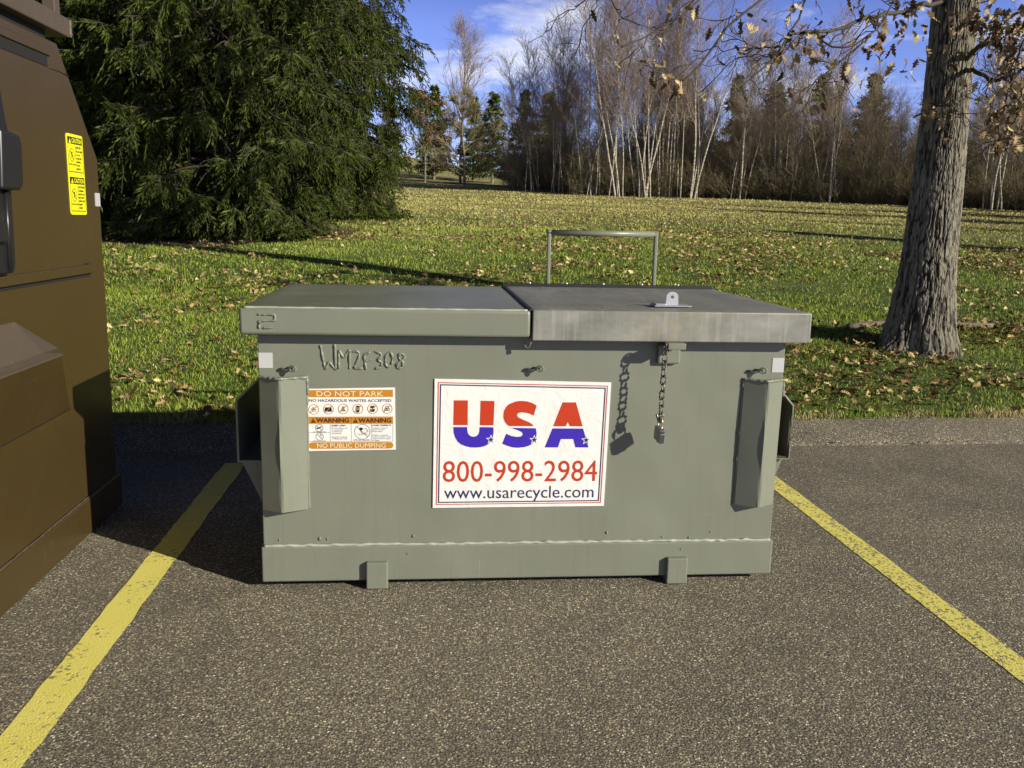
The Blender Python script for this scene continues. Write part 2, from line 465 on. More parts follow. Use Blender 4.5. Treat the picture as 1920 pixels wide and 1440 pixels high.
# ------------------------------------------------------------------ terrain
def kerb_y(x): return 1.90 + .031*x
def lawn_h(x, y):
    s = y - (kerb_y(x) + .30)
    sp = np.maximum(s, 0)
    h = .10 + .05*sp + .50*(1-np.exp(-sp/5.))
    lf = 1/(1+np.exp((x-4)/4.))
    h = h + .0006*np.maximum(sp-35, 0)**2*lf*np.where(sp < 110, 1, 0) + np.where(sp >= 110, .0006*75**2*lf, 0)
    h = h + np.minimum(sp*.1, 1)*(.10*(vnoise(x*.25, y*.25, 3)-.5) + .03*(vnoise(x*1.1, y*1.1, 5)-.5))
    return np.where(s < 0, .10 + s*.6, h)

def grid_obj(name, xs, ys, fz, mat, smooth=True):
    X, Y = np.meshgrid(xs, ys)
    if callable(fz): X2, Y2, Z = fz(X, Y)
    V = np.stack([X2, Y2, Z], -1).reshape(-1, 3)
    ny, nx = X.shape
    i = np.arange(nx*ny).reshape(ny, nx)
    F = np.stack([i[:-1, :-1], i[:-1, 1:], i[1:, 1:], i[1:, :-1]], -1).reshape(-1, 4)
    return link(name, np_mesh(name, V, F, smooth), mat)

o = grid_obj('parking_lot', np.linspace(-150, 150, 61), np.r_[np.linspace(-150, -10, 15), np.linspace(-8, 1.0, 10), 2.2+np.zeros(1)],
             lambda X, Y: (X, np.where(Y > 2.1, kerb_y(X)+.1, Y), 0*X), MAT['asphalt'])
tag(o, kind='structure')
kp = np.array([[-.012, -.004], [.0, .010], [.02, .022], [.06, .036], [.13, .058], [.22, .083], [.31, .100], [.36, .101], [.46, .060]])
xs = np.r_[np.linspace(-150, -6, 25), np.linspace(-5.9, 9, 300), np.linspace(10, 150, 25)]
def kz(X, Y):
    k = Y.astype(int)
    yy = kp[k, 0]; zz = kp[k, 1]
    w = .012*(vnoise(X*2.3, X*0+k*.2, 8)-.5) + .006*(vnoise(X*9, X*0+k, 9)-.5)
    return X, kerb_y(X)+yy+w*1.2, zz + w*np.where((k > 0) & (k < 8), .6, 0)
tag(grid_obj('kerb', xs, np.arange(len(kp)), kz, MAT['asphalt']), kind='structure')
ys = np.r_[-.10, 0, np.linspace(.08, 8, 70), np.geomspace(8.3, 150, 70)]
xs = np.r_[np.geomspace(150, 9, 30)*-1, np.linspace(-8.7, 14, 150), np.geomspace(14.5, 150, 40)]
def lz(X, S):
    Y = kerb_y(X)+.30+S + np.where(np.abs(S) < .01, .03*(vnoise(X*3, X*0, 4)-.5), 0)
    return X, Y, lawn_h(X, Y)
tag(grid_obj('lawn', xs, ys, lz, MAT['soil']), kind='structure')

def stripe(x0, x1, y0, y1, mat, seed):
    ny = 140
    y = np.linspace(y0, y1, ny)
    a = x0 + .006*(vnoise(y*9, y*0, seed)-.5) + .005*(vnoise(y*40, y*0, seed+1)-.5)
    b = x1 + .006*(vnoise(y*9, y*0, seed+2)-.5) + .005*(vnoise(y*40, y*0, seed+3)-.5)
    V = np.concatenate([np.stack([a, y, 0*y+.0018], 1), np.stack([b, y, 0*y+.0018], 1)])
    i = np.arange(ny-1)
    o = link('parking_line', np_mesh('parking_line', V, np.stack([i, i+ny, i+ny+1, i+1], 1)), mat)
    tag(o, kind='structure')
stripe(-.491, -.379, -4.2, 1.64, MAT['line_clean'], 21)
stripe(2.294, 2.394, -4.2, 1.62, MAT['line_worn'], 31)
# ------------------------------------------------------------------ grey front-load dumpster
WD = 1.83
D = tag(empty('dumpster', (.915, .5, 0)), 'grey green steel front-load dumpster with flat lids and a large sign on its front', 'dumpster')
OFF = Matrix.Translation((-.915, -.5, 0))
def under(root, objs=None):
    """children were modelled in world metres: keep them there under their root."""
    inv = root.matrix_world.inverted() if root.matrix_world != Matrix() else Matrix.Translation(-Vector(root.location))
    for c in root.children:
        c.matrix_parent_inverse = Matrix.Translation(-Vector(root.location))

# body: sheet-steel tub with gently uneven panels
def panel_box(name, x0, x1, y0, y1, z0, z1, mat, parent, amp, n=24, bev=.004):
    bm = bmesh.new()
    add_box(bm, x0, x1, y0, y1, z0, z1, bev, 2)
    bmesh.ops.subdivide_edges(bm, edges=[e for e in bm.edges if e.calc_length() > .3], cuts=n, use_grid_fill=True)
    for v in bm.verts:
        a = max(0., min(1, min(v.co.x-x0, x1-v.co.x)*6))*max(0., min(1, min(v.co.z-z0, z1-v.co.z)*6))
        if v.co.y < y0 + .002:
            v.co.y += amp*a*float(vnoise(np.array(v.co.x*3.1), np.array(v.co.z*3.7), 17)-.5)
        b = max(0., min(1, min(v.co.x-x0, x1-v.co.x)*6))*max(0., min(1, min(v.co.y-y0, y1-v.co.y)*6))
        if v.co.z > z1 - .002:
            v.co.z += amp*b*float(vnoise(np.array(v.co.x*2.6), np.array(v.co.y*3.1), 19)-.5)
    return bm_obj(name, bm, mat, parent, smooth=False)
panel_box('body', 0, WD, 0, .985, .157, .900, MAT['grey'], D, .004)
rail = box('base_rail', -.006, WD+.006, -.010, .995, .0255, .1555, MAT['grey'], D, .006, 3)
# weld bead along the rail
n = 260
xx = np.linspace(.004, WD-.004, n)
tube_obj('weld_seam', np.stack([xx, np.full(n, -.004)+.002*(vnoise(xx*60, xx*0, 2)-.5), .1575+.004*(vnoise(xx*45, xx*0, 3)-.5)], 1), .0036+.0035*vnoise(xx*55, xx*0, 6), MAT['grey_worn'], D, 7)
bm = bmesh.new()
for (x, z, r) in [(.055, .178, .004), (.194, .181, .006), (.22, .180, .004), (.52, .186, .005), (1.215, .191, .005), (1.52, .168, .004), (1.49, .128, .003), (1.60, .188, .003), (.50, .125, .003), (1.42, .172, .003)]:
    bmesh.ops.create_icosphere(bm, subdivisions=1, radius=r, matrix=Matrix.Translation((x, -.001 if z > .157 else -.011, z)) @ Matrix.Diagonal((1, .7, 1.3, 1)))
bm_obj('weld_spatter', bm, MAT['grey'], D, True)
for x0, x1 in ((.356, .431), (1.437, 1.513)):
    box('foot', x0, x1, -.032, .06, .0015, .0995, MAT['grey'], D, .005, 3)
    box('foot', x0, x1, .93, 1.02, .0015, .0995, MAT['grey'], D, .005, 3)
# lids
def lid(name, x0, x1, y0, y1, z0, z1, mat, bev, amp, t=.01):
    bm = bmesh.new()
    add_box(bm, x0, x1, y0, y1, z0, z1, bev, 3)
    low = [f for f in bm.faces if f.normal.z < -.9 and f.calc_area() > .2]
    bmesh.ops.inset_region(bm, faces=low, thickness=t)
    for f in low:
        for v in f.verts: v.co.z += (z1-z0) - .02
    top = [f for f in bm.faces if f.normal.z > .9 and f.calc_area() > .2]
    es = list({e for f in top for e in f.edges})
    bmesh.ops.subdivide_edges(bm, edges=es, cuts=16, use_grid_fill=True)
    for v in bm.verts:
        if v.co.z > z1-.0005:
            e = max(0., min(1, min(v.co.x-x0, x1-v.co.x, v.co.y-y0, y1-v.co.y)*7))
            v.co.z += amp*e*float(vnoise(np.array(v.co.x*2.9+x0), np.array(v.co.y*3.3), 23)-.62)
    o = bm_obj(name, bm, mat, D)
    for p in o.data.polygons: p.use_smooth = p.area < .05
    return o
lid1 = lid('lid', -.046, .912, -.0623, 1.012, .9045, .9965, MAT['grey'], .011, .016)
lid1['label'] = 'painted grey green lid with a welded figure on its corner'
lid2 = lid('lid', .918, 1.889, -.066, 1.008, .8950, .9990, MAT['sheet'], .004, .010)
lid2['label'] = 'bare weathered sheet metal lid'
tube_obj('lid_edge_bead', [(x, -.055+.002*math.sin(x*37), .9955) for x in np.linspace(-.03, .90, 90)], .0035+.0018*vnoise(np.linspace(0, 40, 90), np.zeros(90), 4), MAT['grey_worn'], lid1, 6)
# rubber sheet under the metal lid, showing at its back and inner edges
bm = bmesh.new()
add_box(bm, .903, .9165, -.055, 1.03, .985, 1.002, .003)
add_box(bm, .903, 1.885, 1.0105, 1.034, .985, 1.012, .004)
bm_obj('rubber_edge', bm, MAT['rubber'], lid2)
for x in (1.03, 1.20, 1.37, 1.55, 1.72):
    bm = bmesh.new(); bmesh.ops.create_uvsphere(bm, u_segments=8, v_segments=5, radius=.007, matrix=Matrix.Translation((x, 1.022, 1.013)))
    bm_obj('rivet', bm, MAT['zinc'], lid2, True)
# hasp: base plate with standing lug
bm = bmesh.new()
add_box(bm, 1.372, 1.508, .085, .165, 1.0005, 1.006, .002, 1)
add_box(bm, 1.378, 1.415, .095, .155, 1.006, 1.011, .002, 1)
arc = [(1.4205, 1.006)]
for k in range(13):
    a = math.pi - k*math.pi/12
    arc.append((1.4435+.0215*math.cos(a)*(1), 1.036+.0165*math.sin(a)))
arc.append((1.4665, 1.006))
hole = [(1.4435+.0062*math.cos(a), 1.034+.0062*math.sin(a)) for a in np.linspace(0, 2*math.pi, 15)[:-1]]
# lug with a hole: bridge outline to hole
outl = [(1.4435, 1.006)] + [arc[0]] + arc[1:-1] + [arc[-1], (1.4435, 1.006)]
hb = [hole[(i*-1+11) % 14] for i in range(15)]
for y0_, in ((.118,),):
    poly = outl[:-1]
    ring_o = [bm.verts.new((x, y0_, z)) for x, z in poly]; ring_ob = [bm.verts.new((x, y0_+.006, z)) for x, z in poly]
    ring_i = [bm.verts.new((x, y0_, z)) for x, z in hole]; ring_ib = [bm.verts.new((x, y0_+.006, z)) for x, z in hole]
    for ro, ri in ((ring_o, ring_i), (ring_ob, ring_ib)):
        e1 = [bm.edges.new((ro[i], ro[(i+1) % len(ro)])) for i in range(len(ro))]
        e2 = [bm.edges.new((ri[i], ri[(i+1) % len(ri)])) for i in range(len(ri))]
        bmesh.ops.triangle_fill(bm, use_beauty=True, edges=e1+e2)
    for ra, rb in ((ring_o, ring_ob), (ring_i, ring_ib)):
        for i in range(len(ra)): bm.faces.new((ra[i], ra[(i+1) % len(ra)], rb[(i+1) % len(ra)], rb[i]))
bm_obj('hasp', bm, MAT['zinc'], lid2)
# welded-on bead figure on the left lid corner and serial on the body
def bead(name, strokes, y, r, parent):
    parts = []
    for s in strokes:
        s = np.array(s, float)
        t = np.r_[0, np.cumsum(np.linalg.norm(np.diff(s, axis=0), axis=1))]
        k = max(4, int(t[-1]/.0035))
        u = np.linspace(0, t[-1], k)
        x = np.interp(u, t, s[:, 0]); z = np.interp(u, t, s[:, 1])
        sm = lambda a: np.convolve(np.r_[a[:1], a, a[-1:]], [.25, .5, .25], 'valid')
        x, z = sm(x), sm(z)
        R = r*(.75+.6*vnoise(u*110+z[0]*50, u*0, 12)); R[0] *= .6; R[-1] *= .6
        parts.append(tubes(np.stack([x, np.full(k, y), z], 1)[None], R[None], 7))
    V, F = merge(parts)
    return link(name, np_mesh(name, V, F, True), MAT['grey'], parent)
bead('weld_figure', [[(.0144, .974), (.0702, .973), (.0713, .9535), (.0191, .9525), (.0193, .9252)], [(.030, .9292), (.0664, .9312)]], -.0632, .0036, lid1)
bead('weld_lettering', [
    [(.2071, .8668), (.2223, .7815), (.2361, .809), (.2574, .78), (.2553, .8706)],
    [(.2681, .7835), (.2683, .8486), (.2853, .8214), (.3043, .8506), (.3042, .7837)],
    [(.3132, .8421), (.3267, .8473), (.3383, .8389), (.3348, .82), (.3177, .7855), (.3496, .7874)],
    [(.3596, .7806), (.3516, .8355), (.3752, .8426)], [(.3548, .8116), (.38, .8169)],
    [(.3869, .8461), (.4087, .8394), (.412, .8257), (.3968, .817), (.4136, .8068), (.4102, .7913), (.3883, .786)],
    [(.4357, .8431), (.4248, .8275), (.4237, .8034), (.4321, .7914), (.4456, .7984), (.4491, .8243), (.4441, .8407), (.4357, .8431)],
    [(.4896, .8314), (.4778, .84), (.4677, .833), (.471, .821), (.4862, .8073), (.4828, .7917), (.4659, .7864), (.4609, .7985), (.4761, .8124), (.4896, .8228), (.4896, .8314)]], -.0005, .0042, D)
# bent-plate corner guards
def guard(name, xa, xr, xb, zt, zb, pro, taper):
    bm = bmesh.new()
    n = 14
    rows = []
    for i in range(n+1):
        f = i/n; z = zt + (zb-zt)*f
        dx = taper*f
        w = .0025*math.sin(f*9+xa*30)
        # outer profile: wall, shoulder, ridge (rounded), shoulder, wall
        pr = [(xa, .0), (xa+.001, -.010), (xr-.007, -pro+.005), (xr, -pro+w), (xr+.007, -pro+.002), (xb-.002, -.011), (xb, 0.0)]
        dz = [0]*7
        rows.append([bm.verts.new((x+dx, y, z + (d if i == 0 else (-d*.0 if i < n else d*1.1)))) for (x, y), d in zip(pr, dz)])
    for i in range(n):
        for j in range(6):
            bm.faces.new((rows[i][j], rows[i][j+1], rows[i+1][j+1], rows[i+1][j]))
    bm.faces.new(rows[0][::-1]); bm.faces.new(rows[-1])
    g = bm_obj(name, bm, MAT['grey'], D)
    for p in g.data.polygons: p.use_smooth = False
    pts = [(xa+.002, -.006, zt), (xr, -pro+.002, zt), (xb-.004, -.010, zt), (xb+.001, -.006, zt-.004), (xb+.003, -.004, zt-.06)]
    q = np.array(pts); t = np.r_[0, np.cumsum(np.linalg.norm(np.diff(q, axis=0), axis=1))]; u = np.linspace(0, t[-1], 60)
    tube_obj('weld_bead', np.stack([np.interp(u, t, q[:, i]) for i in range(3)], 1), .004+.004*vnoise(u*90, u*0+xa, 5), MAT['grey'], g, 6)
    side = xb if xa < 1 else xa
    zz = np.linspace(zt+.005, zb, 90)
    tube_obj('weld_bead', np.stack([side + taper*(zt-zz)/(zt-zb) + .002*(vnoise(zz*60, zz*0, 3)-.5), np.full(90, -.003), zz], 1), .0032+.003*vnoise(zz*75, zz*0, 6), MAT['grey'], g, 6)
guard('corner_guard', .004, .0735, .160, .756, .292, .050, .0)
guard('corner_guard', 1.684, 1.757, 1.829, .756, .296, .051, -.005)
# fork pockets on the two sides
def pocket(sx, x0, x1, zb, zm, zt, ya, yb):
    bm = bmesh.new(); t = .007
    prof = [(x0, zb), (x1, zb), (x1, zm), (x0, zt)]
    inn = [(x0, zb+t), (x1-sx*t, zb+t), (x1-sx*t, zm-t*.4), (x0, zt-t*1.3)]
    o0 = [bm.verts.new((x, ya, z)) for x, z in prof]; o1 = [bm.verts.new((x, yb, z)) for x, z in prof]
    i0 = [bm.verts.new((x, ya, z)) for x, z in inn]; i1 = [bm.verts.new((x, yb, z)) for x, z in inn]
    for k in range(3):
        bm.faces.new((o0[k], o0[k+1], o1[k+1], o1[k]))
        bm.faces.new((i0[k], i1[k], i1[k+1], i0[k+1]))
        bm.faces.new((o0[k], i0[k], i0[k+1], o0[k+1]))
        bm.faces.new((o1[k], o1[k+1], i1[k+1], i1[k]))
    p = bm_obj('fork_pocket', bm, MAT['grey'] if sx < 0 else MAT['rust'], D)
    # gusset below
    for yg in (ya+.02, yb-.06):
        bm = bmesh.new()
        add_prism(bm, [(x0, zb-.002), (x1-sx*.012, zb-.002), (x0, zb-.20)], lambda a, b, q: (a, yg+q, b), .008)
        bm_obj('gusset', bm, MAT['grey'], p)
    if sx > 0:
        q = tube_obj('lip', [(x0, ya-.004, zt), (x1, ya-.004, zm), (x1+.004, ya-.004, (zm+zb)/2), (x1, ya-.004, zb), (x0, ya-.004, zb)], .004, MAT['grey'], p, 6)
pocket(-1, -.001, -.100, .430, .655, .752, .10, .90)
pocket(1, WD+.001, 1.916, .438, .640, .735, .10, .90)
# back stop bar
HB = tube_obj('backstop_bar', [(1.112, 1.075, 1.240), (1.627, 1.075, 1.243)], .0135, MAT['grey'], D, 12)
for x, dx in ((1.121, .004), (1.619, .004)):
    bm = bmesh.new()
    add_box(bm, x-.008, x+.008, 1.062, 1.086, .70, 1.254, .004, 2)
    bm_obj('post', bm, MAT['grey'], HB)
# eye bolts, lid hook
for x, z in ((.104, .785), (.938, .790), (1.729, .788)):
    bm = bmesh.new()
    add_prism(bm, [(x-.006, z-.006), (x+.006, z-.006), (x+.006, z+.006), (x-.006, z+.006)], lambda a, b, q: (a+q*.35, -q, b+q*.1), .024)
    eb = bm_obj('eye_bolt', bm, MAT['grey'], D)
    c = Vector((x+.014, -.030, z+.004)); 
    tube_obj('ring', [c+Vector((.011*math.cos(a), -.004*math.cos(a), .0095*math.sin(a))) for a in np.linspace(0, 2*math.pi, 17)], .0034, MAT['grey'], eb, 6)
    pts = [(x-.03, -.006, z-.002), (x-.012, -.011, z-.005), (x+.006, -.022, z+.002)]
    tube_obj('shank', pts, [.0065, .0045, .005], MAT['grey'], eb, 6)
tube_obj('lid_hook', [(.912, -.052, .905), (.914, -.05, .885), (.910, -.045, .872), (.900, -.042, .868), (.894, -.04, .876), (.897, -.04, .886)], .0035, MAT['grey'], lid1, 7)
# lock lug on the lid and receiver box on the body
lug = box('lock_lug', 1.378, 1.440, -.098, -.04, .872, .8945, MAT['grey'], lid2, .003)
bm = bmesh.new()
add_box(bm, 1.366, 1.445, -.022, 0.004, .812, .880, .006)
bm_obj('lock_receiver', bm, MAT['grey'], D)
tube_obj('lug_eye', [Vector((1.372, -.083, .884))+Vector((.0, .012*math.cos(a), .012*math.sin(a))) for a in np.linspace(0, 2*math.pi, 15)], .0035, MAT['chain'], lug, 6)
# reflective tape
for x0, x1, z0, z1 in ((.003, .049, .786, .838), (1.786, 1.829, .781, .833)):
    box('reflective_tape', x0, x1, -.0018, .0002, z0, z1, MAT['tape'], D, 0)

# ---- lettering
def text(name, body, x0, x1, z0, z1, mat, parent, y, bold=0.0, fn=None):
    cu = bpy.data.curves.new('t', 'FONT'); cu.body = body; cu.size = 1.0; cu.offset = bold; cu.resolution_u = 3
    cu.space_line = 1.0
    to = bpy.data.objects.new('t', cu); COL.objects.link(to)
    me = bpy.data.meshes.new_from_object(to)
    COL.objects.unlink(to); bpy.data.objects.remove(to)
    n = len(me.vertices); co = np.empty(n*3, np.float32); me.vertices.foreach_get('co', co); co = co.reshape(-1, 3)
    lo, hi = co[:, :2].min(0), co[:, :2].max(0)
    u = (co[:, 0]-lo[0])/(hi[0]-lo[0]); v = (co[:, 1]-lo[1])/(hi[1]-lo[1])
    X = x0+u*(x1-x0); Z = z0+v*(z1-z0)
    if fn is None: co2 = np.stack([X, np.full(n, y), Z], 1)
    else: co2 = np.array([fn(a, b) for a, b in zip(X, Z)])
    me.vertices.foreach_set('co', co2.astype(np.float32).ravel()); me.update()
    me.materials.clear(); me.name = name
    return link(name, me, mat, parent)
def rect(x0, z0, x1, z1): return [(x0, z0), (x1, z0), (x1, z1), (x0, z1)]
def frame_polys(q, a, b):
    """band between the quad q inset by a and by b (metres)."""
    def ins(d):
        c = np.mean(q, axis=0); out = []
        for p in q: out.append((p[0] + (d if p[0] < c[0] else -d), p[1] + (d if p[1] < c[1] else -d)))
        return out
    A, B = ins(a), ins(b)
    return [[A[i], A[(i+1) % 4], B[(i+1) % 4], B[i]] for i in range(4)]
def circle(cx, cz, r, n=28, rx=None): return [((rx or r)*math.cos(a)+cx, r*math.sin(a)+cz) for a in np.linspace(0, 2*math.pi, n+1)[:-1]]
def ring_polys(cx, cz, r0, r1, n=28, rx=1.0):
    A = [(cx+rx*r0*math.cos(a), cz+r0*math.sin(a)) for a in np.linspace(0, 2*math.pi, n+1)]
    B = [(cx+rx*r1*math.cos(a), cz+r1*math.sin(a)) for a in np.linspace(0, 2*math.pi, n+1)]
    return [[A[i], A[i+1], B[i+1], B[i]] for i in range(n)]
def bar_poly(x0, z0, x1, z1, w):
    dx, dz = x1-x0, z1-z0; l = math.hypot(dx, dz); nx, nz = -dz/l*w/2, dx/l*w/2
    return [(x0+nx, z0+nz), (x0-nx, z0-nz), (x1-nx, z1-nz), (x1+nx, z1+nz)]
def star(cx, cz, r): return [(cx + (r if k % 2 == 0 else r*.42)*math.sin(k*math.pi/5), cz + (r if k % 2 == 0 else r*.42)*math.cos(k*math.pi/5)) for k in range(10)]

SQ = [(.5877, .2900), (1.1995, .2918), (1.2076, .7423), (.5919, .7522)]
bm = bmesh.new(); add_prism(bm, SQ, lambda a, b, q: (a, -.0035+q, b), .0037)
sign = bm_obj('company_sign', bm, MAT['vinyl'], D)
YS = -.0037
flat_polys('red_border', frame_polys(SQ, .0115, .0145), YS, MAT['redp'], sign)
flat_polys('blue_border', frame_polys(SQ, .0185, .0225), YS, MAT['navy'], sign)
U_RED_A = [(0.6584, 0.6772), (0.7068, 0.6774), (0.7072, 0.5897), (0.6576, 0.5897)]
U_RED_B = [(0.7511, 0.6761), (0.7991, 0.6755), (0.7972, 0.589), (0.7497, 0.589)]
U_BLUE = [(0.6576, 0.5826), (0.7056, 0.5826), (0.7057, 0.5737), (0.7083, 0.5611), (0.714, 0.5529), (0.721, 0.5493), (0.7287, 0.5479), (0.7374, 0.55), (0.7443, 0.5557), (0.748, 0.5647), (0.7491, 0.5826), (0.7973, 0.5818), (0.7977, 0.5628), (0.7952, 0.5449), (0.7902, 0.5305), (0.7816, 0.5215), (0.7677, 0.5143), (0.7537, 0.5104), (0.7362, 0.509), (0.7187, 0.5098), (0.7012, 0.5138), (0.6854, 0.5206), (0.6731, 0.5307), (0.6643, 0.5451), (0.6589, 0.563)]
S_RED = [(0.9471, 0.6595), (0.9375, 0.6238), (0.925, 0.6295), (0.9126, 0.6334), (0.895, 0.6352), (0.8828, 0.6326), (0.8788, 0.6255), (0.8831, 0.6176), (0.8991, 0.6094), (0.9169, 0.6023), (0.9312, 0.594), (0.9392, 0.5861), (0.8523, 0.5861), (0.8434, 0.5926), (0.8369, 0.6012), (0.8317, 0.6147), (0.8311, 0.6272), (0.8336, 0.6415), (0.8403, 0.655), (0.8506, 0.6646), (0.8696, 0.6728), (0.8818, 0.6754), (0.894, 0.6761), (0.9116, 0.6744), (0.9293, 0.6694)]
S_BLUE = [(0.8594, 0.5797), (0.9457, 0.5782), (0.949, 0.5627), (0.9484, 0.5447), (0.9418, 0.5284), (0.9331, 0.5208), (0.9226, 0.5151), (0.9086, 0.5104), (0.8839, 0.5079), (0.8662, 0.5094), (0.8467, 0.5152), (0.829, 0.5232), (0.8423, 0.5585), (0.8618, 0.5502), (0.8795, 0.5473), (0.8936, 0.5484), (0.8998, 0.5538), (0.9004, 0.5592), (0.8967, 0.5646), (0.8878, 0.5692)]
A_RED = [(1.0377, 0.6711), (1.0851, 0.6712), (1.1116, 0.5854), (1.0667, 0.5854), (1.0584, 0.6012), (1.0525, 0.5854), (1.0074, 0.5854)]
A_BLUE = [(1.0052, 0.5778), (1.1137, 0.5771), (1.1356, 0.5087), (1.089, 0.5088), (1.0801, 0.539), (1.0355, 0.5391), (1.0265, 0.509), (0.9795, 0.5091)]
STARS = [(0.789, 0.5377), (0.9415, 0.5367), (1.126, 0.5353)]
for q in (U_RED_A, U_RED_B, S_RED, A_RED): flat_polys('red_letter', [q], YS, MAT['redp'], sign)
for q in (U_BLUE, S_BLUE, A_BLUE): flat_polys('blue_letter', [q], YS, MAT['bluep'], sign)
for x, z in STARS:
    flat_polys('star_outline', [star(x, z, .0185)], YS-.0005, MAT['white'], sign)
    flat_polys('star', [star(x, z, .0118)], YS-.0010, MAT['navy'], sign)
text('phone_number', '800-998-2984', .6226, 1.1703, .3842, .4612, MAT['redp'], sign, YS-.0006, .0)
text('web_address', 'www.usarecycle.com', .6275, 1.1605, .3098, .3681, MAT['navy'], sign, YS-.0006, .0)

# warning sticker
KQ = [(.1582, .4977), (.459, .5018), (.4565, .7210), (.1545, .7148)]
bm = bmesh.new(); add_prism(bm, KQ, lambda a, b, q: (a, -.0022+q, b), .0024)
ws = bm_obj('warning_sticker', bm, MAT['white'], D)
YW = -.0023
bar3 = [(.1634+.0112, .5285-.0112)]
pill = [(.1746+.0115*math.cos(a), .5172+.0115*math.sin(a)) for a in np.linspace(math.pi/2, 3*math.pi/2, 12)] + [(.4396+.0115*math.cos(a), .5178+.0115*math.sin(a)) for a in np.linspace(-math.pi/2, math.pi/2, 12)]
flat_polys('orange_bands', [[(.1612, .6865), (.4500, .6885), (.4497, .7136), (.1606, .7110)], [(.1630, .5938), (.4502, .5938), (.4500, .6195), (.1627, .6185)], pill], YW, MAT['orange'], ws)
text('band_lettering', 'DO NOT PARK', .1919, .4163, .6900, .7078, MAT['cream'], ws, YW-.0012)
text('headline', 'NO HAZARDOUS WASTES ACCEPTED', .1663, .4442, .6705, .6802, MAT['navy'], ws, YW-.0006, .012)
text('band_lettering', 'NO PUBLIC DUMPING', .1906, .4241, .5094, .5252, MAT['cream'], ws, YW-.0012)
for x0, x1 in ((.1895, .3006), (.3318, .4434)):
    text('band_lettering', 'WARNING', x0, x1, .5980, .6140, MAT['maroon'], ws, YW-.0012, .03)
for x in (.1795, .3222): flat_polys('warning_triangle', [[(x-.0085, .5975), (x+.0085, .5975), (x, .6135)]], YW-.0006, MAT['maroon'], ws)
flat_polys('exclamation_mark', [rect(x-.0008, .6025, x+.0008, .609) for x in (.1795, .3222)] + [rect(x-.0008, .5995, x+.0008, .6013) for x in (.1795, .3222)], YW-.0012, MAT['orange'], ws)
cs = [(.1818, .6441), (.2313, .6452), (.2811, .6459), (.3307, .6463), (.3806, .6468), (.4303, .6471)]
for x, z in cs:
    flat_polys('prohibition_ring', ring_polys(x, z, .0178, .0156, 30), YW, MAT['orange'], ws)
    flat_polys('prohibition_slash', [bar_poly(x-.0115, z-.0115, x+.0115, z+.0115, .002)], YW-.0014, MAT['orange'], ws)
ic = []
x, z = cs[0]; ic += [bar_poly(x-.008, z+.002, x+.009, z-.002, .0035), bar_poly(x-.003, z+.007, x+.003, z+.004, .003), bar_poly(x-.005, z-.006, x+.006, z-.006, .002)]
gl = list(ic); ic = []
x, z = cs[1]; ic += [rect(x-.0105, z-.002, x+.0105, z+.0065), rect(x-.0115, z-.0075, x-.004, z+.001), rect(x+.004, z-.0085, x+.0115, z+.001), circle(x, z-.006, .0035, 10)]
x, z = cs[2]; gl += [[(x-.003, z+.009), (x+.003, z+.009), (x+.003, z+.003), (x+.009, z-.008), (x-.009, z-.008), (x-.003, z+.003)]]
x, z = cs[3]; ic += [rect(x-.005, z+.006, x+.005, z+.0115), [(x-.0055, z-.0045), (x+.0055, z-.0045), (x+.004, z-.0125), (x-.004, z-.0125)]]; gl += [rect(x-.0065, z-.004, x+.0065, z+.006)]
x, z = cs[4]; ic += [rect(x-.0065, z+.0045, x+.0065, z+.0105), rect(x-.0085, z+.0025, x+.0085, z+.004), [(x-.0085, z-.001), (x+.0085, z-.001), (x+.006, z-.0105), (x-.006, z-.0105)]]
x, z = cs[5]
for a in (math.pi/2, math.pi/2+2.094, math.pi/2+4.189):
    ic += ring_polys(x+.0052*math.cos(a), z+.0052*math.sin(a), .0050, .0034, 12)
    ic += [bar_poly(x, z, x+.006*math.cos(a+1.047), z+.006*math.sin(a+1.047), .0018)]
flat_polys('hazard_symbols', ic, YW-.0008, MAT['blackp'], ws)
flat_polys('pale_hazard_symbols', gl, YW-.0007, MAT['greyp'], ws)
L_ = [bar_poly(.1641, .5938, .1641, .5315, .0009), bar_poly(.2370, .5938, .2370, .5315, .0009), bar_poly(.3084, .619, .3084, .5315, .0009), bar_poly(.3765, .5938, .3765, .5318, .0009), bar_poly(.4499, .5938, .4499, .5318, .0009), bar_poly(.1641, .5317, .4499, .5320, .0009), bar_poly(.1641, .5634, .2372, .5634, .0009)]
flat_polys('panel_lines', L_, YW-.0007, MAT['greyp'], ws)
L_ = []
for x, z, r in ((.1999, .5795, .0132), (.2007, .5492, .0132), (.3452, .5662, .0268)):
    L_ += ring_polys(x, z, r, r-.0011, 26); L_ += [bar_poly(x-r*.7, z+r*.7, x+r*.7, z-r*.7, .0011)]
x, z = .1999, .5795; L_ += [bar_poly(x-.007, z-.003, x+.007, z+.004, .004), circle(x-.007, z-.001, .0022, 8)]
x, z = .2007, .5492; L_ += [bar_poly(x+.004, z+.006, x+.007, z+.001, .0016), circle(x+.003, z+.007, .0014, 8)]
x, z = .3452, .5662
for a, b, c_, d in ((-.008, .006, .002, -.009), (.002, -.009, .020, .002), (.020, .002, .012, .012), (.012, .012, -.008, .006), (-.016, -.008, -.006, -.010), (-.006, -.010, .002, -.009), (.008, -.007, .018, -.009)):
    L_ += [bar_poly(x+a, z+b, x+c_, z+d, .0012)]
L_ += [circle(x-.004, z+.010, .005, 10, .006)]
flat_polys('hazard_pictograms', L_, YW-.0007, MAT['blackp'], ws)
text('caption', 'KEEP OFF!', .2413, .2882, .5846, .5905, MAT['blackp'], ws, YW-.0007, .02)
text('caption', 'LOAD EVENLY!', .3783, .4424, .5856, .5915, MAT['blackp'], ws, YW-.0007, .02)
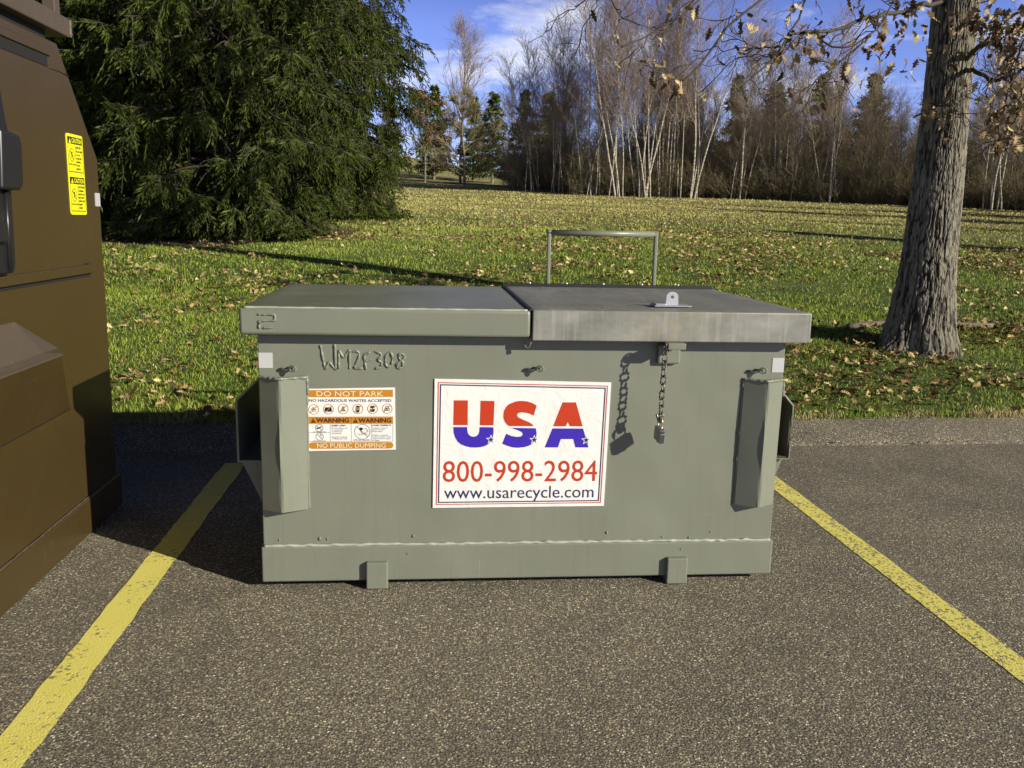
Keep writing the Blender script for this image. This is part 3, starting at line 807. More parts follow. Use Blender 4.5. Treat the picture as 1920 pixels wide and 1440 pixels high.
text('small_print', 'Do not climb in, on\nor occupy this\ncontainer for\nany purpose.\n\nInjury from slipping\nor falling may occur.', .2412, .2962, .5377, .5812, MAT['greyp'], ws, YW-.0007, .01)
text('small_print', 'Container must be\nplaced on hard,\nlevel surface.\n\nUnsafe or unevenly\nloaded container could\nresult in serious injury\nor death.', .3783, .4432, .5331, .5815, MAT['greyp'], ws, YW-.0007, .01)
text('caption', 'FALLING HAZARD', .1782, .2225, .5637, .5672, MAT['greyp'], ws, YW-.0011, .02)
text('caption', 'FALLING HAZARD', .1785, .2220, .5324, .5356, MAT['greyp'], ws, YW-.0011, .02)
text('caption', 'TIPPING HAZARD', .3142, .3719, .5345, .5390, MAT['greyp'], ws, YW-.0011, .02)
under(D)

# ------------------------------------------------------------------ chain and padlock
CX, CY = 1.3705, -.088
ch = tag(empty('chain', (CX, CY, .884)), 'short steel chain hanging straight down from the lock lug of the metal lid', 'chain')
def link_mesh(L=.036, w=.0245, r=.0033):
    hw, hl = w/2-r, L/2-w/2
    pts = [(hw*math.cos(a), 0, hl+hw*math.sin(a)) for a in np.linspace(0, math.pi, 9)] + [(hw*math.cos(a), 0, -hl+hw*math.sin(a)) for a in np.linspace(math.pi, 2*math.pi, 9)]
    P = np.array(pts + pts[:1]); V, F = tubes(P[None], np.full((1, len(P)), r), 7)
    return np_mesh('link', V, F, True)
lm = link_mesh(); lm.materials.append(MAT['chain'])
for k in range(10):
    o = bpy.data.objects.new('link', lm); COL.objects.link(o); o.parent = ch
    o.location = (-.0003*k + .001*math.sin(k*1.7), 0, -.014-.0258*k)
    o.rotation_euler = (0.05*math.sin(k*2.1), rad(2)+.05*math.cos(k*1.3), rad(20) + (math.pi/2 if k % 2 else 0) + .2*math.sin(k))
zl = .884-.014-.0258*9
bm = bmesh.new()
for s in (-1, 1):
    add_box(bm, -.004, .004, -.004, .004, -.017, .017, .003, 2, Matrix.Translation((CX-.006+s*.007, CY, zl-.006)) @ Matrix.Rotation(s*.33, 4, 'Y'))
sw = bm_obj('end_hook', bm, MAT['lock'], None, True); sw.parent = ch; sw.matrix_parent_inverse = Matrix.Translation(-Vector(ch.location))
# padlock: flat body turned nearly edge-on to the lot
pl = tag(empty('padlock', (CX-.004, CY, .600)), 'small steel padlock hanging from the end of the chain', 'padlock')
bm = bmesh.new()
for k, (w, z0, z1) in enumerate(((.050, -.014, 0), (.053, -.050, -.0135))):
    add_box(bm, -.0095, .0095, -w/2, w/2, z0, z1, .003, 2)
b = bm_obj('lock_body', bm, MAT['lock'], pl)
bm = bmesh.new(); bmesh.ops.create_cone(bm, segments=12, radius1=.007, radius2=.007, depth=.004, cap_ends=True, matrix=Matrix.Translation((0, 0, -.052)))
bm_obj('keyway', bm, MAT['blackp'], b)
tube_obj('shackle', [(0, -.016, -.002), (0, -.016, .022)] + [(0, -.016*math.cos(a), .022+.016*math.sin(a)) for a in np.linspace(.2, math.pi-.2, 9)] + [(0, .016, .022), (0, .016, -.002)], .0040, MAT['brass'], pl, 8)
pl.rotation_euler = (rad(10), rad(-2), rad(8))

# ------------------------------------------------------------------ brown container on the left
BX = -.80
B = tag(empty('waste_container', (BX-.7, 0, 0)), 'tall brown steel waste container with a black plastic side door and a yellow caution sticker', 'waste container')
bm = bmesh.new()
prof = [(-1.25, .152), (.935, .152), (.930, 1.505), (.585, 1.898), (-1.25, 1.898)]
add_prism(bm, prof, lambda a, b, q: (BX-q, a, b), 1.45)
bmesh.ops.bevel(bm, geom=bm.edges[:], offset=.005, segments=2, profile=.5, affect='EDGES')
body = bm_obj('body', bm, MAT['brown'], B)
box('base_skirt', BX-1.46, BX+.010, -1.26, .962, .004, .150, MAT['brown'], B, .006)
yy = np.linspace(-1.2, .95, 300)
tube_obj('weld_seam', np.stack([np.full(300, BX+.003), yy, .152+.003*(vnoise(yy*40, yy*0, 2)-.5)], 1), .0025+.0028*vnoise(yy*60, yy*0, 4), MAT['brown_dull'], B, 6)
# painted slot, trim flange and lid
box('slot_shade', BX-.03, BX+.0025, -1.2, .480, 1.800, 1.836, MAT['shade_black'], B, 0)  # raised black strip painting the dark inside a slot
box('flange', BX-.01, BX+.008, -1.2, .500, 1.8385, 1.868, MAT['brown'], B, .003)
tube_obj('seam', [(BX+.001, .49, 1.800), (BX+.001, .60, 1.801), (BX+.001, .672, 1.796)], .003, MAT['brown'], B, 6)
ld = box('lid', BX-1.47, BX+.012, -1.3, .684, 1.936, 2.006, MAT['brown_dull'], B, .006)
tube_obj('frayed_edge', [(BX+.014, .683, z) for z in np.linspace(1.937, 2.0, 14)], .006+.004*vnoise(np.arange(14)*1.3, np.zeros(14), 3), MAT['brown_dull'], ld, 6)
box('lid_gap_shade', BX-1.40, BX-.03, -1.2, .56, 1.8985, 1.9355, MAT['shade_black'], B, 0)  # black block put in for the shade between body and lid
box('hinge_post', BX-.05, BX-.005, .600, .650, 2.0065, 2.20, MAT['brown_dull'], ld, .003)
# door rail, chute pocket
box('door_rail', BX-.01, BX+.016, -1.2, .772, 1.046, 1.080, MAT['brown'], B, .003)
box('rail_gap_shade', BX-.01, BX+.0022, -1.2, .765, 1.032, 1.045, MAT['shade_black'], B, 0)  # black strips colouring in the shade below and above the rail
box('rail_gap_shade', BX-.01, BX+.0022, .715, .758, 1.0812, 1.0865, MAT['shade_black'], B, 0)
bm = bmesh.new()
v = [bm.verts.new(q) for q in ((BX+.001, -1.2, .935), (BX+.001, .065, .925), (BX+.040, .175, .805), (BX+.040, -1.2, .805), (BX+.074, -1.2, .790), (BX+.068, .272, .788), (BX+.001, .40, .788), (BX+.074, -1.2, .783), (BX+.068, .272, .781), (BX+.001, .40, .781))]
bm.faces.new((v[0], v[3], v[2], v[1]))
bm.faces.new((v[3], v[4], v[5], v[2])); bm.faces.new((v[2], v[5], v[6]))
bm.faces.new((v[1], v[2], v[6]))
bm.faces.new((v[4], v[7], v[8], v[5])); bm.faces.new((v[5], v[8], v[9], v[6]))
lp = bm_obj('chute_ledge', bm, MAT['brown_dull'], B)
bm = bmesh.new()
v = [bm.verts.new(q) for q in ((BX+.066, -1.2, .780), (BX+.062, .27, .780), (BX+.001, .40, .780), (BX+.006, -1.2, .546), (BX+.004, .465, .546), (BX+.001, -1.2, .538), (BX+.001, .465, .538))]
bm.faces.new((v[0], v[3], v[4], v[1])); bm.faces.new((v[1], v[4], v[2])); bm.faces.new((v[3], v[5], v[6], v[4]))
bm_obj('chute_panel', bm, MAT['brown'], B)
tube_obj('fold_shade', [(BX+.003, -1.2, .540), (BX+.003, .462, .545)], .0025, MAT['shade_black'], B, 5)  # black tube painting the shade along the fold
# black plastic door
bm = bmesh.new()
def slab(poly, x0, x1, bev=.012):
    b2 = bmesh.new()
    add_prism(b2, poly, lambda a, b, q: (x0+q, a, b), x1-x0)
    bmesh.ops.recalc_face_normals(b2, faces=b2.faces)
    bmesh.ops.bevel(b2, geom=b2.edges[:], offset=bev, segments=3, profile=.6, affect='EDGES')
    m = bpy.data.meshes.new('t'); b2.to_mesh(m); b2.free(); bm.from_mesh(m); bpy.data.meshes.remove(m)
slab([(-1.1, 1.09), (.012, 1.09), (.026, 1.12), (.036, 1.37), (-1.1, 1.37)], BX+.001, BX+.040)
slab([(-1.1, 1.36), (.06, 1.36), (.066, 1.53), (.05, 1.58), (.005, 1.80), (-1.1, 1.82)], BX+.001, BX+.032)
pd = bm_obj('plastic_door', bm, MAT['plastic'], B)
for p in pd.data.polygons: p.use_smooth = p.area < .004
bm = bmesh.new()
slab([(-.10, 1.352), (.025, 1.352), (.052, 1.375), (.058, 1.50), (.045, 1.525), (-.08, 1.535)], BX+.030, BX+.072, .010)
hd = bm_obj('door_grip', bm, MAT['plastic'], pd)
for p in hd.data.polygons: p.use_smooth = p.area < .004
bm = bmesh.new()
slab([(-.13, 1.19), (-.065, 1.19), (-.06, 1.255), (-.13, 1.255)], BX+.036, BX+.062, .006)
bm_obj('latch', bm, MAT['plastic'], pd)
tube_obj('door_rib', [(BX+.042, -.03, 1.10), (BX+.044, -.02, 1.36)], .008, MAT['plastic'], pd, 8)
# stickers on the brown side: local (y,z) -> world
fb = lambda a, b, t: (BX+.0022+t, a, b)
bm = bmesh.new()
rr = []
for cx, cz, a0 in ((.760, 1.571, 0), (.619, 1.571, 90), (.619, 1.288, 180), (.760, 1.288, 270)):
    rr += [(cx+.011*math.cos(rad(a0+a)), cz+.011*math.sin(rad(a0+a))) for a in (0, 30, 60, 90)]
add_prism(bm, rr, lambda a, b, q: (BX-.001+q, a, b), .0032)
cs_ = bm_obj('caution_sticker', bm, MAT['caution'], B)
ftxt = lambda a, b: (BX+.0036, a, b)
bl = []; gy = []
for z0, z1 in ((1.435, 1.575), (1.286, 1.424)):
    bl += [rect(.617, z1-.030, .762, z1-.004), bar_poly(.617, z1-.03, .617, z0+.004, .002), bar_poly(.762, z1-.03, .762, z0+.004, .002), bar_poly(.617, z0+.005, .762, z0+.005, .003), bar_poly(.688, z1-.03, .688, z0+.005, .0012)]
    cz = z1-.072
    bl += ring_polys(.652, cz, .025, .0225, 24); bl += [bar_poly(.636, cz+.016, .668, cz-.016, .003), circle(.654, cz+.008, .0055, 9), bar_poly(.654, cz+.004, .648, cz-.013, .004), bar_poly(.652, cz, .664, cz-.003, .003)]
flat_polys('black_print', bl, 0, MAT['blackp'], cs_, .0006, fb)
flat_polys('alert_triangle', [[(.626, z-.028), (.650, z-.028), (.638, z-.008)] for z in (1.575, 1.424)], 0, MAT['caution'], cs_, .0012, fb)
for z1 in (1.575, 1.424):
    text('caution_lettering', 'CAUTION', .656, .754, z1-.026, z1-.008, MAT['caution'], cs_, 0, .03, lambda a, b: (BX+.0036, a, b))
text('small_print', 'KEEP OFF!\nDo not climb\nin, on or\noccupy this\ncontainer\nfor any\npurpose.', .693, .757, 1.446, 1.538, MAT['blackp'], cs_, 0, .015, lambda a, b: (BX+.0030, a, b))
text('small_print', 'CAUTION!\nContainer\nmust be on\nhard, level\nsurface and\nloaded\nevenly.', .693, .757, 1.297, 1.388, MAT['blackp'], cs_, 0, .015, lambda a, b: (BX+.0030, a, b))
text('caption', 'FALLING HAZARD', .621, .684, 1.464, 1.471, MAT['blackp'], cs_, 0, .01, lambda a, b: (BX+.0030, a, b))
text('caption', 'TIPPING HAZARD', .621, .684, 1.313, 1.320, MAT['blackp'], cs_, 0, .01, lambda a, b: (BX+.0030, a, b))
box('reflective_tape', BX-.001, BX+.0025, .876, .928, 1.312, 1.366, MAT['tape'], B, 0)
under(B)
#%%PART3
# ------------------------------------------------------------------ vegetation generators
def sample(P, R, ids, t):
    k = P.shape[1]
    f = t*(k-1); i = np.minimum(f.astype(int), k-2); w = (f-i)[:, None]
    a, b = P[ids, i], P[ids, i+1]
    return a*(1-w)+b*w, unit(b-a), R[ids, i]*(1-w[:, 0]) + R[ids, i+1]*w[:, 0]

def grow(P, R, m, t0, t1, ang, angsd, lf, k, rng, up=0.0, wob=.06, rf=.6, tip=.3, rmax=None):
    """m children on each parent polyline; lf(t, n) gives lengths."""
    n = len(P)
    ids = np.repeat(np.arange(n), m)
    t = t0 + (t1-t0)*((np.tile(np.arange(m), n) + rng.random(n*m))/m)
    s, T, r = sample(P, R, ids, t)
    az = rng.random(n*m)*2*np.pi
    ref = np.where(np.abs(T[:, 2:3]) > .85, np.array([[1., 0, 0]]), np.array([[0, 0, 1.]]))
    A = unit(np.cross(T, ref)); Bv = np.cross(T, A)
    perp = A*np.cos(az)[:, None] + Bv*np.sin(az)[:, None]
    an = np.clip(rng.normal(ang, angsd, n*m), .1, 1.7)
    d = T*np.cos(an)[:, None] + perp*np.sin(an)[:, None]
    L = lf(t, n*m, rng, ids)
    u = np.linspace(0, 1, k)
    C = s[:, None, :] + L[:, None, None]*(d[:, None, :]*u[None, :, None])
    C[:, :, 2] += (L[:, None]*up)*u[None, :]**2
    C[:, 1:] += np.cumsum(rng.normal(0, wob, (n*m, k-1, 3)), axis=1)*L[:, None, None]/math.sqrt(k)
    r0 = r*rf
    if rmax: r0 = np.minimum(r0, rmax)
    RR = r0[:, None]*(1-(1-tip)*u[None, :])
    return C, RR

def trunk_line(h, r, k, rng, lean=(0, 0), wob=.02, curve=0.0):
    u = np.linspace(0, 1, k)
    P = np.zeros((1, k, 3)); P[0, :, 2] = u*h
    P[0, :, 0] = lean[0]*h*u + curve*h*u*u; P[0, :, 1] = lean[1]*h*u
    P[0, 1:, :2] += np.cumsum(rng.normal(0, wob*h/k, (k-1, 2)), 0)
    return P, (r*(1-.86*u**1.1))[None]

def bare_tree_meshes(name, h, r, seed, stems=None, dens=1.0, ang=.62, up=.22, t0=.28, l1=.30, twig=.006, spread=1.0):
    rng = np.random.default_rng(seed)
    stems = stems or [(0, 0, 0, 0, 1.0, 1.0)]
    Ps, Rs = [], []
    for (dx, dy, lx, ly, fh, fr) in stems:
        P, R = trunk_line(h*fh, r*fr, 12, rng, (lx, ly), .035)
        P[0, :, 0] += dx; P[0, :, 1] += dy; P[0, 0, 2] -= .3
        P[0, :, 0] += (rng.random()-.5)*.16*h*np.linspace(0, 1, 12)**2*np.sin(np.linspace(0, 1, 12)*3)
        Ps.append(P); Rs.append(R*.72)
    P0, R0 = np.concatenate(Ps), np.concatenate(Rs)
    n1 = max(5, int(17*dens))
    P1, R1 = grow(P0, R0, n1, t0, .97, ang, .16, lambda t, n, g, ids: h*l1*spread*(1.12-t)*(.6+.6*g.random(n)), 6, rng, up, .07, .52, .25)
    P2, R2 = grow(P1, R1, 7, .2, 1., .62, .2, lambda t, n, g, ids: h*.125*spread*(1.15-.55*t)*(.5+.7*g.random(n)), 5, rng, .2, .09, .55, .3, .02)
    P3, R3 = grow(P2, R2, max(3, int(7*dens)), .15, 1., .6, .22, lambda t, n, g, ids: h*.055*(.6+.8*g.random(n)), 4, rng, .12, .1, .7, .5, twig)
    R3 = np.maximum(R3, twig*.62); R2 = np.maximum(R2, twig)
    V0, F0 = tubes(P0, R0, 7); V1, F1 = tubes(P1, R1, 5)
    V2, F2 = tubes(P2, R2, 3); V3, F3 = tubes(P3, R3, 3)
    tm = np_mesh('trunk', *merge([(V0, F0), (V1, F1)]), True)
    cmh = np_mesh('crown', *merge([(V2, F2), (V3, F3)]), True)
    return tm, cmh, (P3, P2)

def place_tree(name, meshes, mats, loc, rz=0., sc=1., label=None, cat='tree', group=None, names=('trunk', 'crown')):
    e = empty(name, loc, rz); e.scale = (sc, sc, sc)
    tag(e, label, cat, group)
    for nm, me, mt in zip(names, meshes, mats):
        if not me.materials: me.materials.append(mt)
        o = bpy.data.objects.new(nm, me); COL.objects.link(o); o.parent = e
    return e

def copy_tree(e, loc, rz, sc, label, group):
    c = e.copy(); COL.objects.link(c)
    c.location = loc; c.rotation_euler = (0, 0, rz); c.scale = (sc,)*3
    c['label'] = label
    if group: c['group'] = group
    elif 'group' in c: del c['group']
    for ch_ in e.children:
        k = ch_.copy(); COL.objects.link(k); k.parent = c
    return c

def at(az, dist):
    a = rad(az)
    x = CAM.x + dist*math.sin(a); y = CAM.y + dist*math.cos(a)
    return x, y, float(lawn_h(np.array(x), np.array(y)))

def leaf_mesh_parts(C, size, rng, tilt=.5, hang=False, curl=.35):
    """oak leaves: lobed outline, folded along the midrib. C (n,3)."""
    tt = np.array([0, .10, .2, .30, .38, .50, .58, .70, .78, .90, 1.0])
    ww = np.array([.02, .06, .23, .10, .36, .13, .38, .15, .25, .09, .0])
    n = len(C); k = len(tt)
    az = rng.random(n)*2*np.pi
    if hang: el = -rng.uniform(.35, 1.5, n)
    else: el = rng.normal(0, tilt, n)
    F_ = np.stack([np.cos(az)*np.cos(el), np.sin(az)*np.cos(el), np.sin(el)], 1)
    up = np.tile(np.array([[0, 0, 1.]]), (n, 1)) + rng.normal(0, .45 if not hang else .8, (n, 3))
    S = unit(np.cross(F_, up)); N = np.cross(S, F_)
    L = size*rng.uniform(.65, 1.3, n)
    cu = rng.normal(0, curl, n); fold = rng.uniform(.05, .7, n)
    x = tt[None]*L[:, None]; zc = cu[:, None]*L[:, None]*(tt[None]**2 - .35*tt[None])*1.6
    mid = C[:, None] + F_[:, None]*x[..., None] + N[:, None]*zc[..., None]
    out = [mid]
    for sgn in (1, -1):
        sh = .06*rng.random((n, k))
        wv = ww[None]*L[:, None]*(.85+.3*rng.random((n, k)))
        e = mid + S[:, None]*(sgn*wv*np.cos(fold)[:, None])[..., None] + N[:, None]*(wv*np.sin(fold)[:, None]*(1+.6*rng.normal(size=(n, k))))[..., None] + F_[:, None]*(sh*L[:, None])[..., None]
        out.append(e)
    V = np.stack(out, 1)
    idx = np.arange(n*3*k).reshape(n, 3, k)
    a = np.stack([idx[:, 0, :-1], idx[:, 0, 1:], idx[:, 1, 1:], idx[:, 1, :-1]], -1).reshape(-1, 4)
    b = np.stack([idx[:, 0, 1:], idx[:, 0, :-1], idx[:, 2, :-1], idx[:, 2, 1:]], -1).reshape(-1, 4)
    return V.reshape(-1, 3), np.concatenate([a, b])

# ------------------------------------------------------------------ oak by the kerb
OX, OY = 4.665, 4.02
OZ = float(lawn_h(np.array(OX), np.array(OY)))
oak = tag(empty('oak_tree', (OX, OY, OZ)), 'large oak with furrowed bark and brown hanging leaves beside the kerb', 'tree')
nth, nz_ = 420, 620
th = np.linspace(0, 2*np.pi, nth+1)[:-1]; zz = np.concatenate([np.linspace(-.25, 3.4, nz_), np.linspace(3.5, 8.5, 40)])
T2, Z2 = np.meshgrid(th, zz)
zr = np.array([-.25, 0., .12, .27, .5, .72, 1.13, 1.55, 1.96, 2.4, 3.4, 6, 8.5])
rr_ = np.array([.40, .335, .292, .262, .228, .208, .196, .184, .170, .168, .166, .14, .10])
base = np.interp(Z2, zr, rr_)
flare = np.clip(1-Z2/.55, 0, 1)**2
base = base*(1+flare*(.10*np.sin(T2*4+.6)+.06*np.sin(T2*7+2)))
def ridged(u, v, seed, per):
    uu = np.mod(u, per)
    a = vnoise(uu, v, seed); b = vnoise(np.mod(u+per, per)-per, v, seed)
    w = np.clip((uu-(per-1))/1., 0, 1)
    return 1-np.abs(2*(a*(1-w)+b*w)-1)
wz = Z2 + .10*vnoise(T2*3, Z2*2, 41)
wt = T2 + .10*(vnoise(T2*6, Z2*5, 42)-.5)
def cyc(per, fz, seed):
    uu = np.mod(wt/(2*np.pi)*per, per); w = np.clip(uu-(per-1), 0, 1)
    return vnoise(uu, wz*fz, seed)*(1-w) + vnoise(uu-per, wz*fz, seed)*w
f1 = np.clip(np.abs(2*cyc(74, 7., 43)-1)*3.2, 0, 1); f2 = np.clip(np.abs(2*cyc(150, 14., 44)-1)*2.6, 0, 1)
rg = np.clip(.62*f1 + .38*f2, 0, 1)*(.8+.4*vnoise(T2*30, Z2*22, 46))
disp = .016*(np.clip(rg, .05, 1.)-.7) + .006*(vnoise(T2/(2*np.pi)*200, Z2*50, 45)-.5)
Rz = base + disp*np.clip(base/.2, .4, 1.2)
cx = .02*np.sin(Z2*.9) ; cy = .0*Z2
V = np.stack([Rz*np.cos(T2)+cx, Rz*np.sin(T2)+cy, Z2], -1).reshape(-1, 3)
i = np.arange(len(zz)*nth).reshape(len(zz), nth)
F = np.stack([i[:-1], np.roll(i[:-1], -1, 1), np.roll(i[1:], -1, 1), i[1:]], -1).reshape(-1, 4)
tko = link('trunk', np_mesh('trunk', V, F, True), MAT['bark'], oak)
ra_ = tko.data.attributes.new('ridge', 'FLOAT', 'POINT'); ra_.data.foreach_set('value', rg.astype(np.float32).ravel())
LIMBS = {
'B': [(4.60, 3.98, 3.02), (4.44, 3.91, 3.01), (4.12, 3.8, 2.91), (3.76, 3.65, 2.81), (3.5, 3.55, 2.69), (3.31, 3.41, 2.65), (3.06, 3.3, 2.61)],
'D': [(3.31, 3.41, 2.65), (3.36, 3.39, 2.53), (3.49, 3.33, 2.51), (3.68, 3.35, 2.63), (3.85, 3.49, 2.78), (4.1, 3.6, 3.2), (4.6, 3.95, 4.0)],
'C': [(4.6, 3.95, 4.6), (3.9, 3.75, 3.9), (3.35, 3.61, 3.13), (3.27, 3.54, 2.93), (3.13, 3.38, 2.65), (2.98, 3.33, 2.45), (2.83, 3.28, 2.3), (2.67, 3.23, 2.22)],
'A': [(4.6, 3.9, 5.0), (3.8, 3.4, 4.0), (3.06, 3.19, 3.01), (2.81, 3.07, 2.82), (2.58, 3.05, 2.65), (2.38, 3.01, 2.38), (2.34, 3.02, 2.29), (2.19, 2.96, 2.15), (2.15, 2.97, 2.09)],
'H': [(4.6, 3.9, 5.4), (3.4, 3.2, 4.1), (2.58, 3.05, 2.92), (2.39, 3.0, 2.78), (2.27, 2.94, 2.68), (2.06, 2.89, 2.5), (1.89, 2.83, 2.4), (1.79, 2.85, 2.39)],
'H2': [(2.5, 3.05, 3.6), (1.73, 2.96, 2.79), (1.74, 2.96, 2.72), (1.75, 2.86, 2.6), (1.79, 2.85, 2.55), (1.9, 2.82, 2.52)],
'H3': [(2.5, 3.05, 3.6), (1.63, 2.88, 2.74), (1.56, 2.89, 2.66), (1.49, 2.9, 2.63)],
'H4': [(3.13, 3.38, 2.65), (3.07, 3.4, 2.54), (2.89, 3.42, 2.53), (2.74, 3.42, 2.53)],
'L': [(3.68, 3.35, 2.63), (3.52, 3.32, 2.49), (3.35, 3.29, 2.35), (3.17, 3.25, 2.22)],
'E': [(4.70, 3.95, 2.52), (4.72, 3.81, 2.63), (4.72, 3.69, 2.67), (4.72, 3.57, 2.67), (4.74, 3.45, 2.61), (4.73, 3.33, 2.46), (4.77, 3.3, 2.27)],
'F': [(4.70, 3.92, 2.54), (4.73, 3.8, 2.51), (4.74, 3.68, 2.46), (4.76, 3.55, 2.39), (4.81, 3.4, 2.41), (4.87, 3.23, 2.47)],
'G': [(4.12, 3.46, 2.1), (4.26, 3.5, 2.16), (4.43, 3.52, 2.22), (4.6, 3.70, 2.19), (4.66, 3.92, 2.2)],
'I': [(4.7, 3.95, 2.86), (4.66, 3.73, 2.84), (4.66, 3.49, 2.76), (4.71, 3.34, 2.71), (4.8, 3.16, 2.75)],
'J': [(4.8, 3.3, 3.1), (4.7, 3.11, 2.65), (4.65, 3.14, 2.48), (4.62, 3.16, 2.23), (4.6, 3.18, 2.03), (4.64, 3.15, 1.88)],
'K': [(4.87, 3.23, 2.47), (4.7, 2.99, 2.42), (4.64, 3.03, 2.25), (4.63, 3.04, 2.07), (4.61, 3.05, 1.93)],
}
CLUST = [(3.2, 3.35, 2.65, 9), (3.3, 3.42, 2.64, 7), (2.69, 3.01, 2.6, 5), (3.82, 3.62, 2.85, 6), (4.12, 3.8, 2.92, 10), (4.28, 3.83, 2.96, 6), (3.8, 3.41, 2.62, 9), (3.71, 3.34, 2.53, 4), (4.08, 3.48, 2.68, 6), (3.85, 3.49, 2.76, 4), (3.35, 3.39, 2.48, 3), (3.54, 3.31, 2.48, 4), (3.07, 3.4, 2.54, 5), (2.97, 3.33, 2.51, 5), (2.94, 3.35, 2.48, 3), (2.73, 3.42, 2.54, 3), (2.19, 2.96, 2.22, 5), (2.06, 2.89, 2.31, 5), (2.03, 2.9, 2.5, 2), (2.22, 2.95, 2.67, 4), (2.27, 2.94, 2.69, 3), (1.79, 2.85, 2.39, 1), (4.65, 3.5, 2.8, 10), (4.66, 3.37, 2.83, 9), (4.69, 3.24, 2.67, 10), (4.65, 3.38, 2.68, 7), (4.67, 3.25, 2.55, 7), (4.68, 3.13, 2.48, 7), (4.66, 3.25, 2.35, 6), (4.68, 3.12, 2.26, 7), (4.61, 3.05, 2.13, 8), (4.63, 3.15, 2.03, 6), (4.64, 3.03, 1.96, 6), (4.59, 3.18, 2.07, 4), (4.3, 3.48, 2.14, 5), (4.42, 3.52, 2.19, 4), (4.18, 3.43, 2.11, 3), (4.35, 3.45, 2.74, 4), (4.39, 3.43, 2.51, 4), (4.47, 3.5, 2.38, 3), (4.05, 3.39, 2.47, 2), (3.91, 3.35, 2.5, 2), (3.32, 3.3, 2.28, 2), (4.59, 3.06, 1.92, 4), (4.65, 3.14, 2.76, 6), (4.65, 3.62, 2.9, 6), (3.69, 3.68, 2.83, 3)]
rng = np.random.default_rng(77)
thick = {'B': .020, 'D': .008, 'C': .014, 'A': .016, 'H': .013, 'E': .022, 'F': .020, 'I': .016, 'J': .010, 'K': .009}
def resamp(pts, k):
    q = np.array(pts); t = np.r_[0, np.cumsum(np.linalg.norm(np.diff(q, axis=0), axis=1))]
    u = np.linspace(0, t[-1], k); r = np.stack([np.interp(u, t, q[:, j]) for j in range(3)], 1)
    for _ in range(2): r[1:-1] = .25*r[:-2]+.5*r[1:-1]+.25*r[2:]
    return r
LP = np.stack([resamp(v, 26) for v in LIMBS.values()]); LP[:, 1:-1] += rng.normal(0, .006, LP[:, 1:-1].shape)
LR = np.stack([thick.get(k, .009)*np.linspace(1, .45, 26) for k in LIMBS])
parts = [tubes(LP, LR, 6)]
C1, R1 = grow(LP, LR, 9, .25, 1., .75, .3, lambda t, n, g, i: .14+.30*g.random(n), 6, rng, -.15, .16, .5, .4, .0045)
C2, R2 = grow(C1, R1, 3, .3, 1., .7, .3, lambda t, n, g, i: .07+.14*g.random(n), 4, rng, -.1, .16, .7, .6, .003)
parts += [tubes(C1, np.maximum(R1, .0034), 4), tubes(C2, np.maximum(R2, .0026), 3)]
# upper limbs, out of the picture but shading the trunk and lawn
rngu = np.random.default_rng(5)
UP = []
for k in range(26):
    a = k*2.4+.4; z0 = 4.3+k*.16; L = rngu.uniform(1.8, 3.0)*(1-.02*k)
    UP.append(resamp([(OX, OY, z0), (OX+.4*L*math.cos(a), OY+.4*L*math.sin(a), z0+.35), (OX+L*math.cos(a), OY+L*math.sin(a), z0+.5+rngu.uniform(-.3, .5))], 26))
UP = np.stack(UP); UR = np.tile(np.linspace(.035, .008, 26), (26, 1))
U1, V1 = grow(UP, UR, 9, .2, 1., .7, .2, lambda t, n, g, i: .4+.6*g.random(n), 6, rngu, .0, .1, .4, .4, .010)
parts += [tubes(UP, UR, 5), tubes(U1, V1, 3)]
Vb, Fb = merge(parts)
br = link('branches', np_mesh('branches', Vb-np.array([OX, OY, OZ]), Fb, True), MAT['twig'], oak)
cl = []
for (x, y, z, n) in CLUST:
    cl.append(np.array([[x, y, z]]) + rng.normal(0, .055, (int(n*(2.7 if x > 4.5 else 1.6))+1, 3)))
tips = C2[rng.random(len(C2)) < .16][:, -1]; cl.append(tips)
ends = U1[:, -1]
cl.append(np.repeat(ends[ends[:, 0] < 99], 4, 0) + rngu.normal(0, .12, (len(ends)*4, 3)))
LC = np.concatenate(cl)
Vl, Fl = leaf_mesh_parts(LC, .073, rng, hang=True, curl=.5)
link('leaves', np_mesh('leaves', Vl-np.array([OX, OY, OZ]), Fl), MAT['dryleaf'], oak)

